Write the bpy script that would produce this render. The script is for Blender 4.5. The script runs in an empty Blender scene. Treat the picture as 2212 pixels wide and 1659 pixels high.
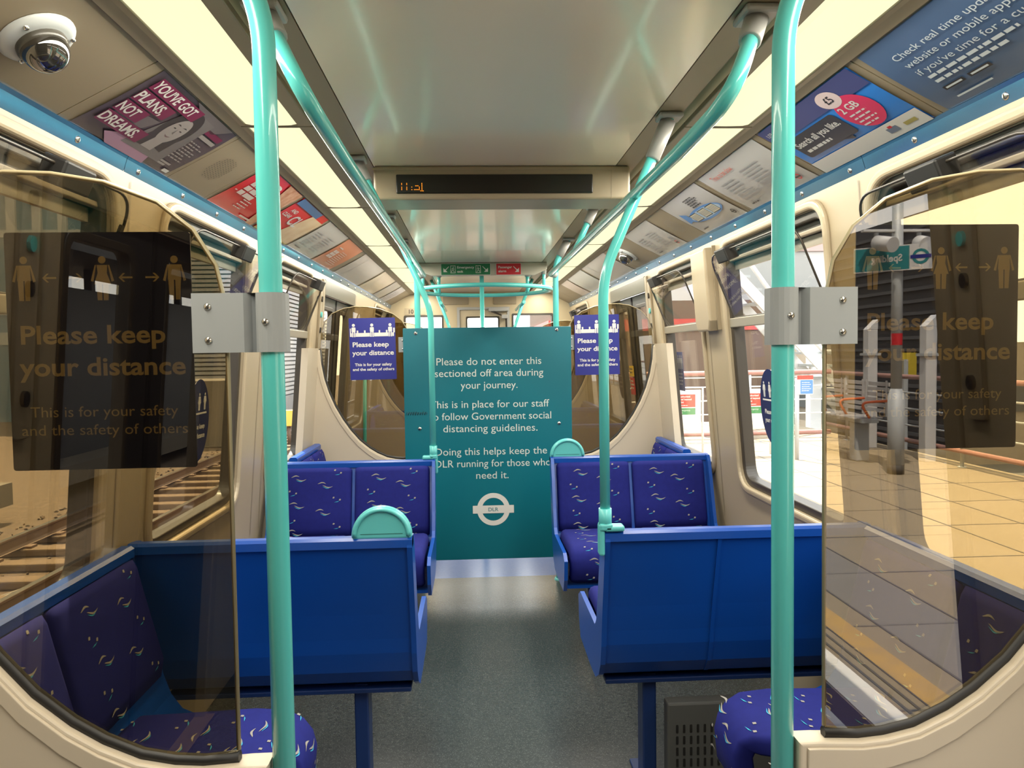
import bpy, bmesh, math, random
from mathutils import Matrix, Vector
random.seed(7)
PI = math.pi
SC = bpy.context.scene
COL = SC.collection

# ------------------------------------------------------------------ camera, sky, sun, exposure
cam_d = bpy.data.cameras.new('camera'); cam = bpy.data.objects.new('camera', cam_d); COL.objects.link(cam)
cam_d.sensor_width = 36.0; cam_d.lens = 1600.0 / 2212.0 * 36.0; cam_d.clip_start = 0.02; cam_d.clip_end = 400
def cam_rot(yaw, pit, roll):
    cy, sy, cp, sp, cr, sr = math.cos(yaw), math.sin(yaw), math.cos(pit), math.sin(pit), math.cos(roll), math.sin(roll)
    Rz = Matrix(((cy, -sy, 0), (sy, cy, 0), (0, 0, 1))); Rx = Matrix(((1, 0, 0), (0, cp, -sp), (0, sp, cp)))
    B = Matrix(((1, 0, 0), (0, 0, -1), (0, 1, 0))); Rr = Matrix(((cr, -sr, 0), (sr, cr, 0), (0, 0, 1)))
    return Rz @ Rx @ B @ Rr
cam.matrix_world = Matrix.Translation((-0.108, 0, 1.45)) @ cam_rot(-0.05178567, -0.04401673, -0.01439188).to_4x4()
SC.camera = cam

world = bpy.data.worlds.new('sky'); SC.world = world; world.use_nodes = True
wn = world.node_tree.nodes; wl = world.node_tree.links
bg = wn['Background']
tc = wn.new('ShaderNodeTexCoord'); sx = wn.new('ShaderNodeSeparateXYZ'); rp = wn.new('ShaderNodeValToRGB')
wl.new(tc.outputs['Generated'], sx.inputs[0]); wl.new(sx.outputs['Z'], rp.inputs[0]); wl.new(rp.outputs[0], bg.inputs[0])
rp.color_ramp.elements[0].color = (1.0, 0.97, 0.93, 1); rp.color_ramp.elements[0].position = 0.0
rp.color_ramp.elements[1].color = (0.92, 0.95, 1.0, 1); rp.color_ramp.elements[1].position = 0.9
bg.inputs[1].default_value = 1.75
sun_d = bpy.data.lights.new('sun', 'SUN'); sun = bpy.data.objects.new('sun', sun_d); COL.objects.link(sun)
sun_d.energy = 6.8; sun_d.angle = math.radians(0.6); sun_d.color = (1.0, 0.92, 0.80)
sun.rotation_euler = Vector((0.16, -0.42, -1.0)).to_track_quat('-Z', 'Y').to_euler(); sun.location = (-3, 8, 20)
SC.view_settings.view_transform = 'Standard'; SC.view_settings.look = 'None'
SC.view_settings.exposure = 1.64; SC.view_settings.gamma = 1.0; SC.view_settings.use_curve_mapping = False
SC.cycles.use_denoising = True
SC.cycles.max_bounces = 10; SC.cycles.transparent_max_bounces = 16; SC.cycles.glossy_bounces = 5
SC.cycles.sample_clamp_indirect = 6.0
SC.cycles.caustics_reflective = False; SC.cycles.caustics_refractive = False

# ------------------------------------------------------------------ materials
def lin(c): return tuple(((v / 255.0) / 12.92 if v <= 10 else (((v / 255.0) + 0.055) / 1.055) ** 2.4) for v in c)
MATS = {}
def mat(name, col, rough=0.5, metal=0.0, emit=0.0, spec=0.5, noise=None, coat=0.0, bump=None, base=None):
    """noise = (scale, amount, second colour) ; bump = (scale, strength)"""
    if name in MATS: return MATS[name]
    m = bpy.data.materials.new(name); m.use_nodes = True
    nt = m.node_tree; b = nt.nodes['Principled BSDF']
    b.inputs['Base Color'].default_value = (*(base or col), 1); b.inputs['Roughness'].default_value = rough
    b.inputs['Metallic'].default_value = metal; b.inputs['Specular IOR Level'].default_value = spec
    b.inputs['Coat Weight'].default_value = coat; b.inputs['Coat Roughness'].default_value = 0.12 if name == 'ceiling_laminate' else 0.03
    if emit:
        b.inputs['Emission Color'].default_value = (*col, 1); b.inputs['Emission Strength'].default_value = emit
    if noise or bump:
        t = nt.nodes.new('ShaderNodeTexCoord')
    if noise:
        n = nt.nodes.new('ShaderNodeTexNoise'); n.inputs['Scale'].default_value = noise[0]; n.inputs['Detail'].default_value = 4
        r = nt.nodes.new('ShaderNodeValToRGB'); r.color_ramp.elements[0].position = 0.5 - noise[1]; r.color_ramp.elements[1].position = 0.5 + noise[1]
        r.color_ramp.elements[0].color = (*col, 1); r.color_ramp.elements[1].color = (*noise[2], 1)
        nt.links.new(t.outputs['Object'], n.inputs['Vector']); nt.links.new(n.outputs['Fac'], r.inputs[0]); nt.links.new(r.outputs[0], b.inputs['Base Color'])
    if bump:
        n2 = nt.nodes.new('ShaderNodeTexNoise'); n2.inputs['Scale'].default_value = bump[0]; n2.inputs['Detail'].default_value = 3
        bp = nt.nodes.new('ShaderNodeBump'); bp.inputs['Strength'].default_value = bump[1]; bp.inputs['Distance'].default_value = 0.01
        nt.links.new(t.outputs['Object'], n2.inputs['Vector']); nt.links.new(n2.outputs['Fac'], bp.inputs['Height']); nt.links.new(bp.outputs[0], b.inputs['Normal'])
    MATS[name] = m
    return m
def glass(name, tint, refl, rough=0.0, slope=0.6):
    """thin clear or tinted sheet: transmits its tint, mirrors a Fresnel share"""
    if name in MATS: return MATS[name]
    m = bpy.data.materials.new(name); m.use_nodes = True; nt = m.node_tree
    nt.nodes.remove(nt.nodes['Principled BSDF']); out = nt.nodes['Material Output']
    tr = nt.nodes.new('ShaderNodeBsdfTransparent'); tr.inputs[0].default_value = (*tint, 1)
    gl = nt.nodes.new('ShaderNodeBsdfGlossy'); gl.inputs[0].default_value = (1, 1, 1, 1); gl.inputs['Roughness'].default_value = rough
    mx = nt.nodes.new('ShaderNodeMixShader'); lw = nt.nodes.new('ShaderNodeLayerWeight'); lw.inputs[0].default_value = 0.5
    ma = nt.nodes.new('ShaderNodeMath'); ma.operation = 'POWER'; ma.inputs[1].default_value = 3.0
    mu = nt.nodes.new('ShaderNodeMath'); mu.operation = 'MULTIPLY_ADD'; mu.inputs[1].default_value = slope; mu.inputs[2].default_value = refl
    mu.use_clamp = True
    nt.links.new(lw.outputs['Facing'], ma.inputs[0]); nt.links.new(ma.outputs[0], mu.inputs[0]); nt.links.new(mu.outputs[0], mx.inputs[0])
    nt.links.new(tr.outputs[0], mx.inputs[1]); nt.links.new(gl.outputs[0], mx.inputs[2]); nt.links.new(mx.outputs[0], out.inputs[0])
    MATS[name] = m
    return m
CREAM = mat('cream_plastic', (0.375, 0.308, 0.208), 0.36, noise=(3.0, 0.3, (0.355, 0.29, 0.195)))
CREAM_D = mat('beige_trim', (0.27, 0.22, 0.148), 0.4)
COVE = mat('cove_panel_beige', (0.275, 0.222, 0.148), 0.45, noise=(3.0, 0.3, (0.26, 0.21, 0.138)))
CEIL = mat('ceiling_laminate', (0.95, 0.84, 0.66), 0.30, noise=(1.2, 0.3, (0.93, 0.82, 0.64)), spec=0.7, coat=0.6)
PANEL = mat('screen_panel_cream', (0.52, 0.45, 0.35), 0.4)
TEAL = mat('teal_enamel', (0.11, 0.60, 0.575), 0.24, coat=0.3)
TEAL_P = mat('teal_plastic', (0.10, 0.46, 0.46), 0.35)
GREYM = mat('grey_casting', (0.36, 0.36, 0.35), 0.4)
BRKT = mat('grey_bracket', (0.265, 0.285, 0.295), 0.5)
STEEL = mat('screw_steel', (0.62, 0.60, 0.55), 0.25, 1.0)
ALU = mat('window_aluminium', (0.32, 0.29, 0.235), 0.4, 0.3)
BLACK = mat('black_rubber', (0.012, 0.011, 0.010), 0.5)
DARK = mat('dark_brown_frame', (0.035, 0.028, 0.02), 0.4)
BLUE = mat('blue_moulding', (0.004, 0.062, 0.34), 0.3, noise=(2.0, 0.3, (0.003, 0.054, 0.30)))
BLUE_D = mat('dark_blue_steel', (0.008, 0.028, 0.12), 0.4)
FAB = mat('navy_moquette', (0.008, 0.011, 0.125), 0.85, noise=(40, 0.25, (0.010, 0.014, 0.15)), spec=0.2)
W_WHITE = mat('moquette_white', (0.25, 0.24, 0.225), 0.9)
W_TEAL = mat('moquette_teal', (0.03, 0.32, 0.50), 0.9)
W_RED = mat('moquette_red', (0.35, 0.03, 0.07), 0.9)
RAILB = mat('blue_cant_rail', (0.12, 0.27, 0.48), 0.14, 0.8)
CHROME = mat('polished_metal', (0.65, 0.65, 0.62), 0.15, 1.0)
PANE = glass('window_glass', (0.96, 0.97, 0.955), 0.012, slope=0.22)
HOPG = glass('hopper_glass', (0.90, 0.90, 0.88), 0.05, slope=0.25)
BRONZE = glass('bronze_screen_glass', (0.61, 0.545, 0.415), 0.07)
WHITE = mat('white_print', (0.62, 0.61, 0.585), 0.35)
PAPER = mat('white_paper', (0.46, 0.445, 0.435), 0.22)
NAVY = mat('navy_print', (0.016, 0.021, 0.21), 0.35)
NAVYD = mat('dark_navy_print', (0.012, 0.017, 0.085), 0.3)
INK = mat('black_ink', (0.02, 0.02, 0.022), 0.35)
GREYI = mat('grey_ink', (0.30, 0.30, 0.31), 0.35)
BOARD = mat('teal_board', (0.0, 0.128, 0.175), 0.38, noise=(1.5, 0.3, (0.0, 0.118, 0.16)))
LETTER = mat('pale_lettering', (0.50, 0.56, 0.54), 0.45)
RED = mat('red_print', (0.55, 0.02, 0.03), 0.3)
GREEN = mat('green_print', (0.012, 0.16, 0.06), 0.35)
LENS = mat('light_diffuser', (1.0, 0.955, 0.60), 0.4, emit=0.325, base=(0.12, 0.11, 0.07))
LED = mat('orange_led', (1.0, 0.28, 0.01), 0.4, emit=0.42)
CONC = mat('platform_concrete', (0.225, 0.18, 0.118), 0.85, noise=(1.3, 0.35, (0.26, 0.21, 0.145)), bump=(30, 0.2))
CONC_D = mat('dark_paving', (0.17, 0.155, 0.14), 0.85, noise=(2.0, 0.3, (0.20, 0.18, 0.16)))
JOINT = mat('paving_joint', (0.09, 0.08, 0.07), 0.9)
YEL = mat('yellow_line_paint', (0.45, 0.28, 0.08), 0.7, noise=(9, 0.2, (0.38, 0.25, 0.10)))
WLINE = mat('white_line_paint', (0.72, 0.71, 0.67), 0.7)
GALV = mat('galvanised_steel', (0.42, 0.44, 0.45), 0.5, 0.1)
WSTEEL = mat('white_painted_steel', (0.60, 0.60, 0.60), 0.5)
PINK = mat('faded_red_rail', (0.36, 0.18, 0.15), 0.45)
ORANGE = mat('orange_armrest', (0.75, 0.16, 0.05), 0.45)
SEATG = mat('grey_bench_metal', (0.46, 0.45, 0.44), 0.5)

# ------------------------------------------------------------------ mesh helpers
def dg(): return bpy.context.evaluated_depsgraph_get()
def curve_mesh(cu, M=None):
    o = bpy.data.objects.new('tmp', cu); COL.objects.link(o)
    d = dg(); d.update()
    me = bpy.data.meshes.new_from_object(o.evaluated_get(d), depsgraph=d)
    bpy.data.objects.remove(o); 
    vs = [v.co.copy() for v in me.vertices]; fs = [tuple(p.vertices) for p in me.polygons]
    bpy.data.meshes.remove(me); bpy.data.curves.remove(cu)
    return vs, fs
_TXT = {}
def text_geo(s, bold):
    k = (s, bold)
    if k not in _TXT:
        cu = bpy.data.curves.new('t', 'FONT'); cu.body = s; cu.size = 1.0; cu.resolution_u = 3
        cu.fill_mode = 'BOTH'; cu.offset = 0.022 if bold else 0.0
        _TXT[k] = curve_mesh(cu)
    return _TXT[k]
def fillet(pts, rad, n=6, closed=False):
    """round the corners of a polyline; rad a number or one per point"""
    P = [Vector(p) for p in pts]; N = len(P); out = []
    for i in range(N):
        r = rad[i] if isinstance(rad, (list, tuple)) else rad
        if (not closed and i in (0, N - 1)) or r <= 0: out.append(P[i]); continue
        a, b, c = P[i - 1], P[i], P[(i + 1) % N]
        d1 = (a - b); d2 = (c - b); l1, l2 = d1.length, d2.length
        d1.normalize(); d2.normalize(); ang = d1.angle(d2)
        if ang > PI - 0.02: out.append(b); continue
        t = min(r / math.tan(ang / 2), l1 * 0.48, l2 * 0.48)
        p1, p2 = b + d1 * t, b + d2 * t
        for k in range(n + 1):
            u = k / n
            out.append(p1 * (1 - u) ** 2 + b * 2 * u * (1 - u) + p2 * u * u)
    return out
def rrect(x0, y0, x1, y1, r, n=6):
    return [(p.x, p.y) for p in fillet([(x0, y0, 0), (x1, y0, 0), (x1, y1, 0), (x0, y1, 0)], r, n, True)]
def ellipse(cx, cy, rx, ry, n=28, a0=0.0, a1=2 * PI):
    full = abs(a1 - a0 - 2 * PI) < 1e-6
    return [(cx + rx * math.cos(a0 + (a1 - a0) * k / (n if full else n - 1)), cy + ry * math.sin(a0 + (a1 - a0) * k / (n if full else n - 1))) for k in range(n)]
def frame(o, u, v):
    u = Vector(u).normalized(); v = Vector(v); v = (v - u * v.dot(u)).normalized(); n = u.cross(v)
    return Matrix(((u.x, v.x, n.x, o[0]), (u.y, v.y, n.y, o[1]), (u.z, v.z, n.z, o[2]), (0, 0, 0, 1)))
def face_cam(x, y, z): return frame((x, y, z), (1, 0, 0), (0, 0, 1))       # a sheet facing -Y
class MB:
    def __init__(s): s.v = []; s.f = []; s.m = []; s.s = []; s.mats = []
    def mi(s, m):
        if m not in s.mats: s.mats.append(m)
        return s.mats.index(m)
    def add(s, vs, fs, m, M=None, smooth=False):
        o = len(s.v); k = s.mi(m)
        s.v += [(M @ Vector(v)) if M is not None else Vector(v) for v in vs]
        for f in fs: s.f.append(tuple(i + o for i in f)); s.m.append(k); s.s.append(smooth)
        return s
    def poly(s, pts, m, M=None, z=0.0): return s.add([(p[0], p[1], p[2] if len(p) > 2 else z) for p in pts], [tuple(range(len(pts)))], m, M)
    def rect(s, u0, v0, u1, v1, m, M=None, z=0.0): return s.poly([(u0, v0), (u1, v0), (u1, v1), (u0, v1)], m, M, z)
    def box(s, lo, hi, m, M=None, bev=0.0, seg=2):
        c = [(a + b) / 2 for a, b in zip(lo, hi)]; d = [abs(b - a) for a, b in zip(lo, hi)]
        bm = bmesh.new(); bmesh.ops.create_cube(bm, size=1.0)
        for v in bm.verts: v.co = Vector((v.co.x * d[0] + c[0], v.co.y * d[1] + c[1], v.co.z * d[2] + c[2]))
        if bev > 0: bmesh.ops.bevel(bm, geom=list(bm.edges), offset=min(bev, min(d) * 0.49), segments=seg, profile=0.5, affect='EDGES')
        bm.verts.ensure_lookup_table()
        s.add([v.co.copy() for v in bm.verts], [tuple(v.index for v in f.verts) for f in bm.faces], m, M, smooth=False); bm.free(); return s
    def tube(s, pts, r, m, n=14, closed=False, M=None, caps=True):
        P = [Vector(p) for p in pts]; N = len(P); rad = r if isinstance(r, (list, tuple)) else [r] * N
        vs = []; fs = []; up = None
        for i in range(N):
            a = P[i - 1] if (i > 0 or closed) else P[i]; b = P[(i + 1) % N] if (i < N - 1 or closed) else P[i]
            t = (b - a).normalized()
            if up is None:
                up = t.orthogonal().normalized()
            up = (up - t * up.dot(t)).normalized(); w = t.cross(up)
            for k in range(n):
                an = 2 * PI * k / n; vs.append(P[i] + (up * math.cos(an) + w * math.sin(an)) * rad[i])
        R = N if closed else N - 1
        for i in range(R):
            for k in range(n):
                j = (i + 1) % N; fs.append((i * n + k, i * n + (k + 1) % n, j * n + (k + 1) % n, j * n + k))
        s.add(vs, fs, m, M, smooth=True)
        if caps and not closed: s.add(vs[:n][::-1], [tuple(range(n))], m, M); s.add(vs[-n:], [tuple(range(n))], m, M)
        return s
    def lathe(s, prof, m, M=None, n=24):
        vs = []; fs = []
        for r, z in prof:
            for k in range(n): vs.append((r * math.cos(2 * PI * k / n), r * math.sin(2 * PI * k / n), z))
        for i in range(len(prof) - 1):
            for k in range(n): fs.append((i * n + k, i * n + (k + 1) % n, (i + 1) * n + (k + 1) % n, (i + 1) * n + k))
        s.add(vs, fs, m, M, smooth=True)
        return s
    def shape(s, outer, holes, th, m, M=None, bev=0.0, center=True):
        """flat outline with holes, extruded th in local z (centred on 0, or 0..th)"""
        cu = bpy.data.curves.new('s', 'CURVE'); cu.dimensions = '2D'; cu.fill_mode = 'BOTH'
        cu.extrude = max(th / 2 - bev, 0.0); cu.bevel_depth = bev; cu.bevel_resolution = 2; cu.offset = -bev
        for ring in [outer] + list(holes):
            sp = cu.splines.new('POLY'); sp.points.add(len(ring) - 1); sp.use_cyclic_u = True
            for p, q in zip(sp.points, ring): p.co = (q[0], q[1], 0, 1)
        vs, fs = curve_mesh(cu)
        if not center:
            for v in vs: v.z += th / 2
        return s.add(vs, fs, m, M)
    def text(s, t, u, v, h, m, M=None, z=0.0, w=None, align='C', bold=False, wmax=None):
        vs, fs = text_geo(t, bold)
        if not vs: return s
        x0 = min(p.x for p in vs); x1 = max(p.x for p in vs); k = h / 0.72; kx = k
        if w: kx = w / (x1 - x0)
        if wmax and (x1 - x0) * kx > wmax: kx = wmax / (x1 - x0)
        W = (x1 - x0) * kx; ox = u - (W / 2 if align == 'C' else (W if align == 'R' else 0))
        return s.add([(ox + (p.x - x0) * kx, v + p.y * k, z) for p in vs], fs, m, M)
    def sweep(s, prof, path_axis, lo, hi, m, M=None, smooth=False, closed=True, caps=True):
        """profile of (a, b) pairs extruded along one axis"""
        def mk(a, b, t): return {'x': (t, a, b), 'y': (a, t, b), 'z': (a, b, t)}[path_axis]
        n = len(prof); vs = [mk(a, b, lo) for a, b in prof] + [mk(a, b, hi) for a, b in prof]
        fs = [(i, (i + 1) % n, n + (i + 1) % n, n + i) for i in range(n if closed else n - 1)]
        s.add(vs, fs, m, M, smooth)
        if closed and caps: s.add(vs, [tuple(range(n))[::-1], tuple(range(n, 2 * n))], m, M)
        return s
    def build(s, name, parent=None, loc=None):
        me = bpy.data.meshes.new(name); me.from_pydata([tuple(v) for v in s.v], [], s.f)
        for m in s.mats: me.materials.append(m)
        me.polygons.foreach_set('material_index', s.m); me.polygons.foreach_set('use_smooth', s.s)
        bm = bmesh.new(); bm.from_mesh(me)
        bmesh.ops.remove_doubles(bm, verts=bm.verts, dist=1e-6) if len(s.v) < 20000 else None
        bm.to_mesh(me); bm.free(); me.update()
        o = bpy.data.objects.new(name, me); COL.objects.link(o)
        if parent is not None: o.parent = parent; o.matrix_parent_inverse = parent.matrix_basis.inverted()
        return o
def tag(o, label=None, cat=None, group=None, kind=None):
    if label: o['label'] = label
    if cat: o['category'] = cat
    if group: o['group'] = group
    if kind: o['kind'] = kind
    return o
def thing(name, label, cat, loc=(0, 0, 0), group=None, rz=0.0):
    o = bpy.data.objects.new(name, None); COL.objects.link(o); o.location = loc; o.rotation_euler = (0, 0, rz)
    o.empty_display_size = 0.1
    bpy.context.view_layer.update()
    return tag(o, label, cat, group)
def struct(o): o['kind'] = 'structure'; return o
def kids(o): return [c for c in bpy.data.objects if c.parent is o]
def ch(mb, name, parent):
    """build as a child whose mesh is written in the parent's own (local) coordinates"""
    o = mb.build(name); o.parent = parent; return o
def copy_tree(o, M, parent=None):
    c = o.copy(); COL.objects.link(c)
    if parent is None: c.matrix_basis = M
    else: c.parent = parent
    for k in kids(o): copy_tree(k, None, c)
    return c
FZ = -0.18
def wx(z): return 1.28 - 0.085 * (z - 0.8)                # half width of the car body at height z
# ================================================================== THE CAR BODY
YB, YE = -1.5, 9.75                      # rear bulkhead behind the camera, far cab wall
ZC = 2.234
fl = MB(); fl.box((-1.36, YB, FZ - 0.05), (1.36, 5.30, FZ), mat('speckled_floor', (0.16, 0.165, 0.16), 0.27, spec=0.6))
floor = struct(fl.build('floor'))
# speckle pattern for the floor sheet
m = MATS['speckled_floor']; nt = m.node_tree; b = nt.nodes['Principled BSDF']
t = nt.nodes.new('ShaderNodeTexCoord'); vo = nt.nodes.new('ShaderNodeTexVoronoi'); vo.inputs['Scale'].default_value = 150
r1 = nt.nodes.new('ShaderNodeValToRGB'); r1.color_ramp.elements[0].position = 0.0; r1.color_ramp.elements[0].color = (0.215, 0.225, 0.225, 1)
r1.color_ramp.elements[1].position = 0.36; r1.color_ramp.elements[1].color = (0.060, 0.069, 0.071, 1)
ns = nt.nodes.new('ShaderNodeTexNoise'); ns.inputs['Scale'].default_value = 60
mxn = nt.nodes.new('ShaderNodeMix'); mxn.data_type = 'RGBA'; mxn.blend_type = 'MULTIPLY'; mxn.inputs[0].default_value = 0.55
nt.links.new(t.outputs['Object'], vo.inputs['Vector']); nt.links.new(vo.outputs['Distance'], r1.inputs[0]); nt.links.new(t.outputs['Object'], ns.inputs['Vector'])
nt.links.new(r1.outputs[0], mxn.inputs[6]); nt.links.new(ns.outputs['Fac'], mxn.inputs[7]); nt.links.new(mxn.outputs[2], b.inputs['Base Color'])
bp = nt.nodes.new('ShaderNodeBump'); bp.inputs['Strength'].default_value = 0.12; bp.inputs['Distance'].default_value = 0.004
nt.links.new(ns.outputs['Fac'], bp.inputs['Height']); nt.links.new(bp.outputs[0], b.inputs['Normal'])
fl = MB(); fl.box((-1.36, 5.30, FZ - 0.05), (1.36, YE, FZ), mat('blue_vestibule_floor', (0.03, 0.085, 0.26), 0.22, noise=(70, 0.2, (0.04, 0.10, 0.28))))
struct(fl.build('floor_vestibule'))

# ceiling: centre panels with open joints, side strips, luminaire coffers, advert coves
cl = MB()
for y0, y1 in ((YB, 1.30), (1.304, 3.158), (3.158, 5.778), (5.782, 6.55), (6.62, 8.10), (8.104, YE)):
    cl.box((-0.511, y0, ZC), (0.511, y1, ZC + 0.02), CEIL)
struct(cl.build('ceiling'))
for s in (-1, 1):
    side = 'left' if s < 0 else 'right'
    tr = MB()
    tr.sweep([(s * 0.515, ZC), (s * 0.60, ZC), (s * 0.60, ZC + 0.03), (s * 0.515, ZC + 0.03)], 'y', YB, YE, CREAM_D)
    tr.sweep([(s * 0.60, ZC + 0.012), (s * 0.607, ZC + 0.012), (s * 0.607, ZC + 0.03), (s * 0.60, ZC + 0.03)], 'y', YB, YE, BLACK)
    struct(tr.build('ceiling_strip_' + side))
    up = MB(); up.sweep([(s * 0.60, ZC + 0.03), (s * 0.88, ZC + 0.03), (s * 0.92, ZC - 0.002), (s * 1.2, 2.085), (s * 1.2, 2.12), (s * 0.93, ZC + 0.06), (s * 0.6, ZC + 0.06)], 'y', YB, YE, CREAM_D)
    struct(up.build('trim_cove_backing_' + side))

# advert cove: a sloping run of panels
CI, CO = (0.90, 2.21), (1.17, 2.067)
CH = math.hypot(CO[0] - CI[0], CI[1] - CO[1])
def cove(s, y0):
    """sheet on the sloping cove whose lower left corner (as read) is at y0"""
    v = (-s * (CO[0] - CI[0]), 0, CI[1] - CO[1])
    return frame((s * CO[0], y0, CO[1]), (0, -s, 0), v)
COVE_SEAMS = {-1: [YB, -0.6, 0.2, 1.30, 1.985, 2.665, 3.015, 3.63, 4.29, 4.94, 5.58, 6.9, 7.9, 8.5, 9.1, YE],
              1: [YB, -0.6, 0.2, 1.05, 1.955, 2.62, 3.33, 3.985, 4.29, 4.95, 5.62, 6.9, 7.9, 8.5, 9.1, YE]}
for s in (-1, 1):
    side = 'left' if s < 0 else 'right'
    cp = MB(); S = COVE_SEAMS[s]
    for a, bb in zip(S[:-1], S[1:]):
        M = cove(s, a + 0.002 if s < 0 else bb - 0.002)
        cp.shape([(0, 0), (bb - a - 0.004, 0), (bb - a - 0.004, CH), (0, CH)], [], 0.006, COVE, M @ Matrix.Translation((0, 0, -0.004)), bev=0.0015)
    struct(cp.build('ceiling_cove_' + side))
    # fine frame along the upper edge
    fr = MB(); fr.sweep([(s * 0.885, 2.228), (s * 0.905, 2.212), (s * 0.90, 2.204), (s * 0.868, 2.212)], 'y', YB, YE, CREAM_D)
    fr.sweep([(s * 0.905, 2.209), (s * 0.909, 2.207), (s * 0.909, 2.215), (s * 0.905, 2.215)], 'y', YB, YE, BLACK)
    struct(fr.build('trim_cove_edge_' + side))
    # blue cant rail under the adverts
    rl = MB()
    for a, bb in ((YB, -0.55), (-0.547, 2.37), (2.373, 5.09), (5.093, 7.95), (7.953, YE)):
        rl.sweep([(s * 1.158, 2.070), (s * 1.164, 2.060), (s * 1.176, 2.022), (s * 1.20, 2.018), (s * 1.205, 2.085), (s * 1.172, 2.081)], 'y', a, bb, RAILB)
    ro = struct(rl.build('trim_cant_rail_' + side))
    for k in range(24):
        y = 1.0 + 0.365 * k
        if y > 9.4: break
        M = frame((s * 1.1695, y, 2.041), (0, -s, 0), (-s * 0.012, 0, 0.038))
        sc = MB(); sc.lathe([(0.0, 0.0045), (0.006, 0.004), (0.0095, 0.002), (0.0105, -0.002)], STEEL, M, 14)
        sc.box((-0.0015, -0.006, 0.0035), (0.0015, 0.006, 0.005), DARK, M)
        sc.build('screw', ro)

# side walls with window and door openings
def wallM(s, off=0.0):
    """local (Y, z - 0.8) plane of a side wall, local z pointing out of the car for right, inward for left"""
    L = math.hypot(1, 0.085)
    v = (-s * 0.085, 0, 1)
    M = frame((s * (1.28 + off), 0, 0.8), (0, 1, 0), v)
    return M @ Matrix.Diagonal((1, L, 1, 1))
W_OPEN = {-1: [(1.46, 2.30), (2.68, 3.66), (4.17, 5.06)], 1: [(1.46, 2.34), (2.67, 3.77), (4.20, 5.08)]}
WZ0, WZ1 = 0.745, 1.970
DOORS = {-1: [(-0.70, 0.72), (5.42, 6.86)], 1: [(-0.74, 0.70), (5.42, 6.86)]}
for s in (-1, 1):
    side = 'left' if s < 0 else 'right'
    TH = 0.07
    w = MB()
    M = wallM(s, TH / 2)
    def ring(y0, y1, z0, z1, r): return [(u, v - 0.8) for u, v in rrect(y0, z0, y1, z1, r)]
    segs = [(YB, DOORS[s][0][0], []), (DOORS[s][0][1], DOORS[s][1][0], W_OPEN[s]), (DOORS[s][1][1], YE, [(8.2, 9.2)])]
    for a, bb, wins in segs:
        w.shape([(a, -1.03), (bb, -1.03), (bb, 1.23), (a, 1.23)], [ring(y0, y1, WZ0, WZ1, 0.11) for y0, y1 in wins], TH, CREAM, M)
    for a, bb in DOORS[s]: w.shape([(a, 1.17), (bb, 1.17), (bb, 1.23), (a, 1.23)], [], TH, CREAM, M)
    struct(w.build('wall_' + side))
    # pillar cover strips and panel joints
    tr = MB(); Mi = wallM(s, -0.003)
    for y in (2.42, 3.95, 4.10):
        if s > 0 and y == 3.95: continue
        tr.rect(y - 0.003, -0.3, y + 0.003, 1.2, CREAM_D, Mi)
    struct(tr.build('trim_pillar_' + side))

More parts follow.
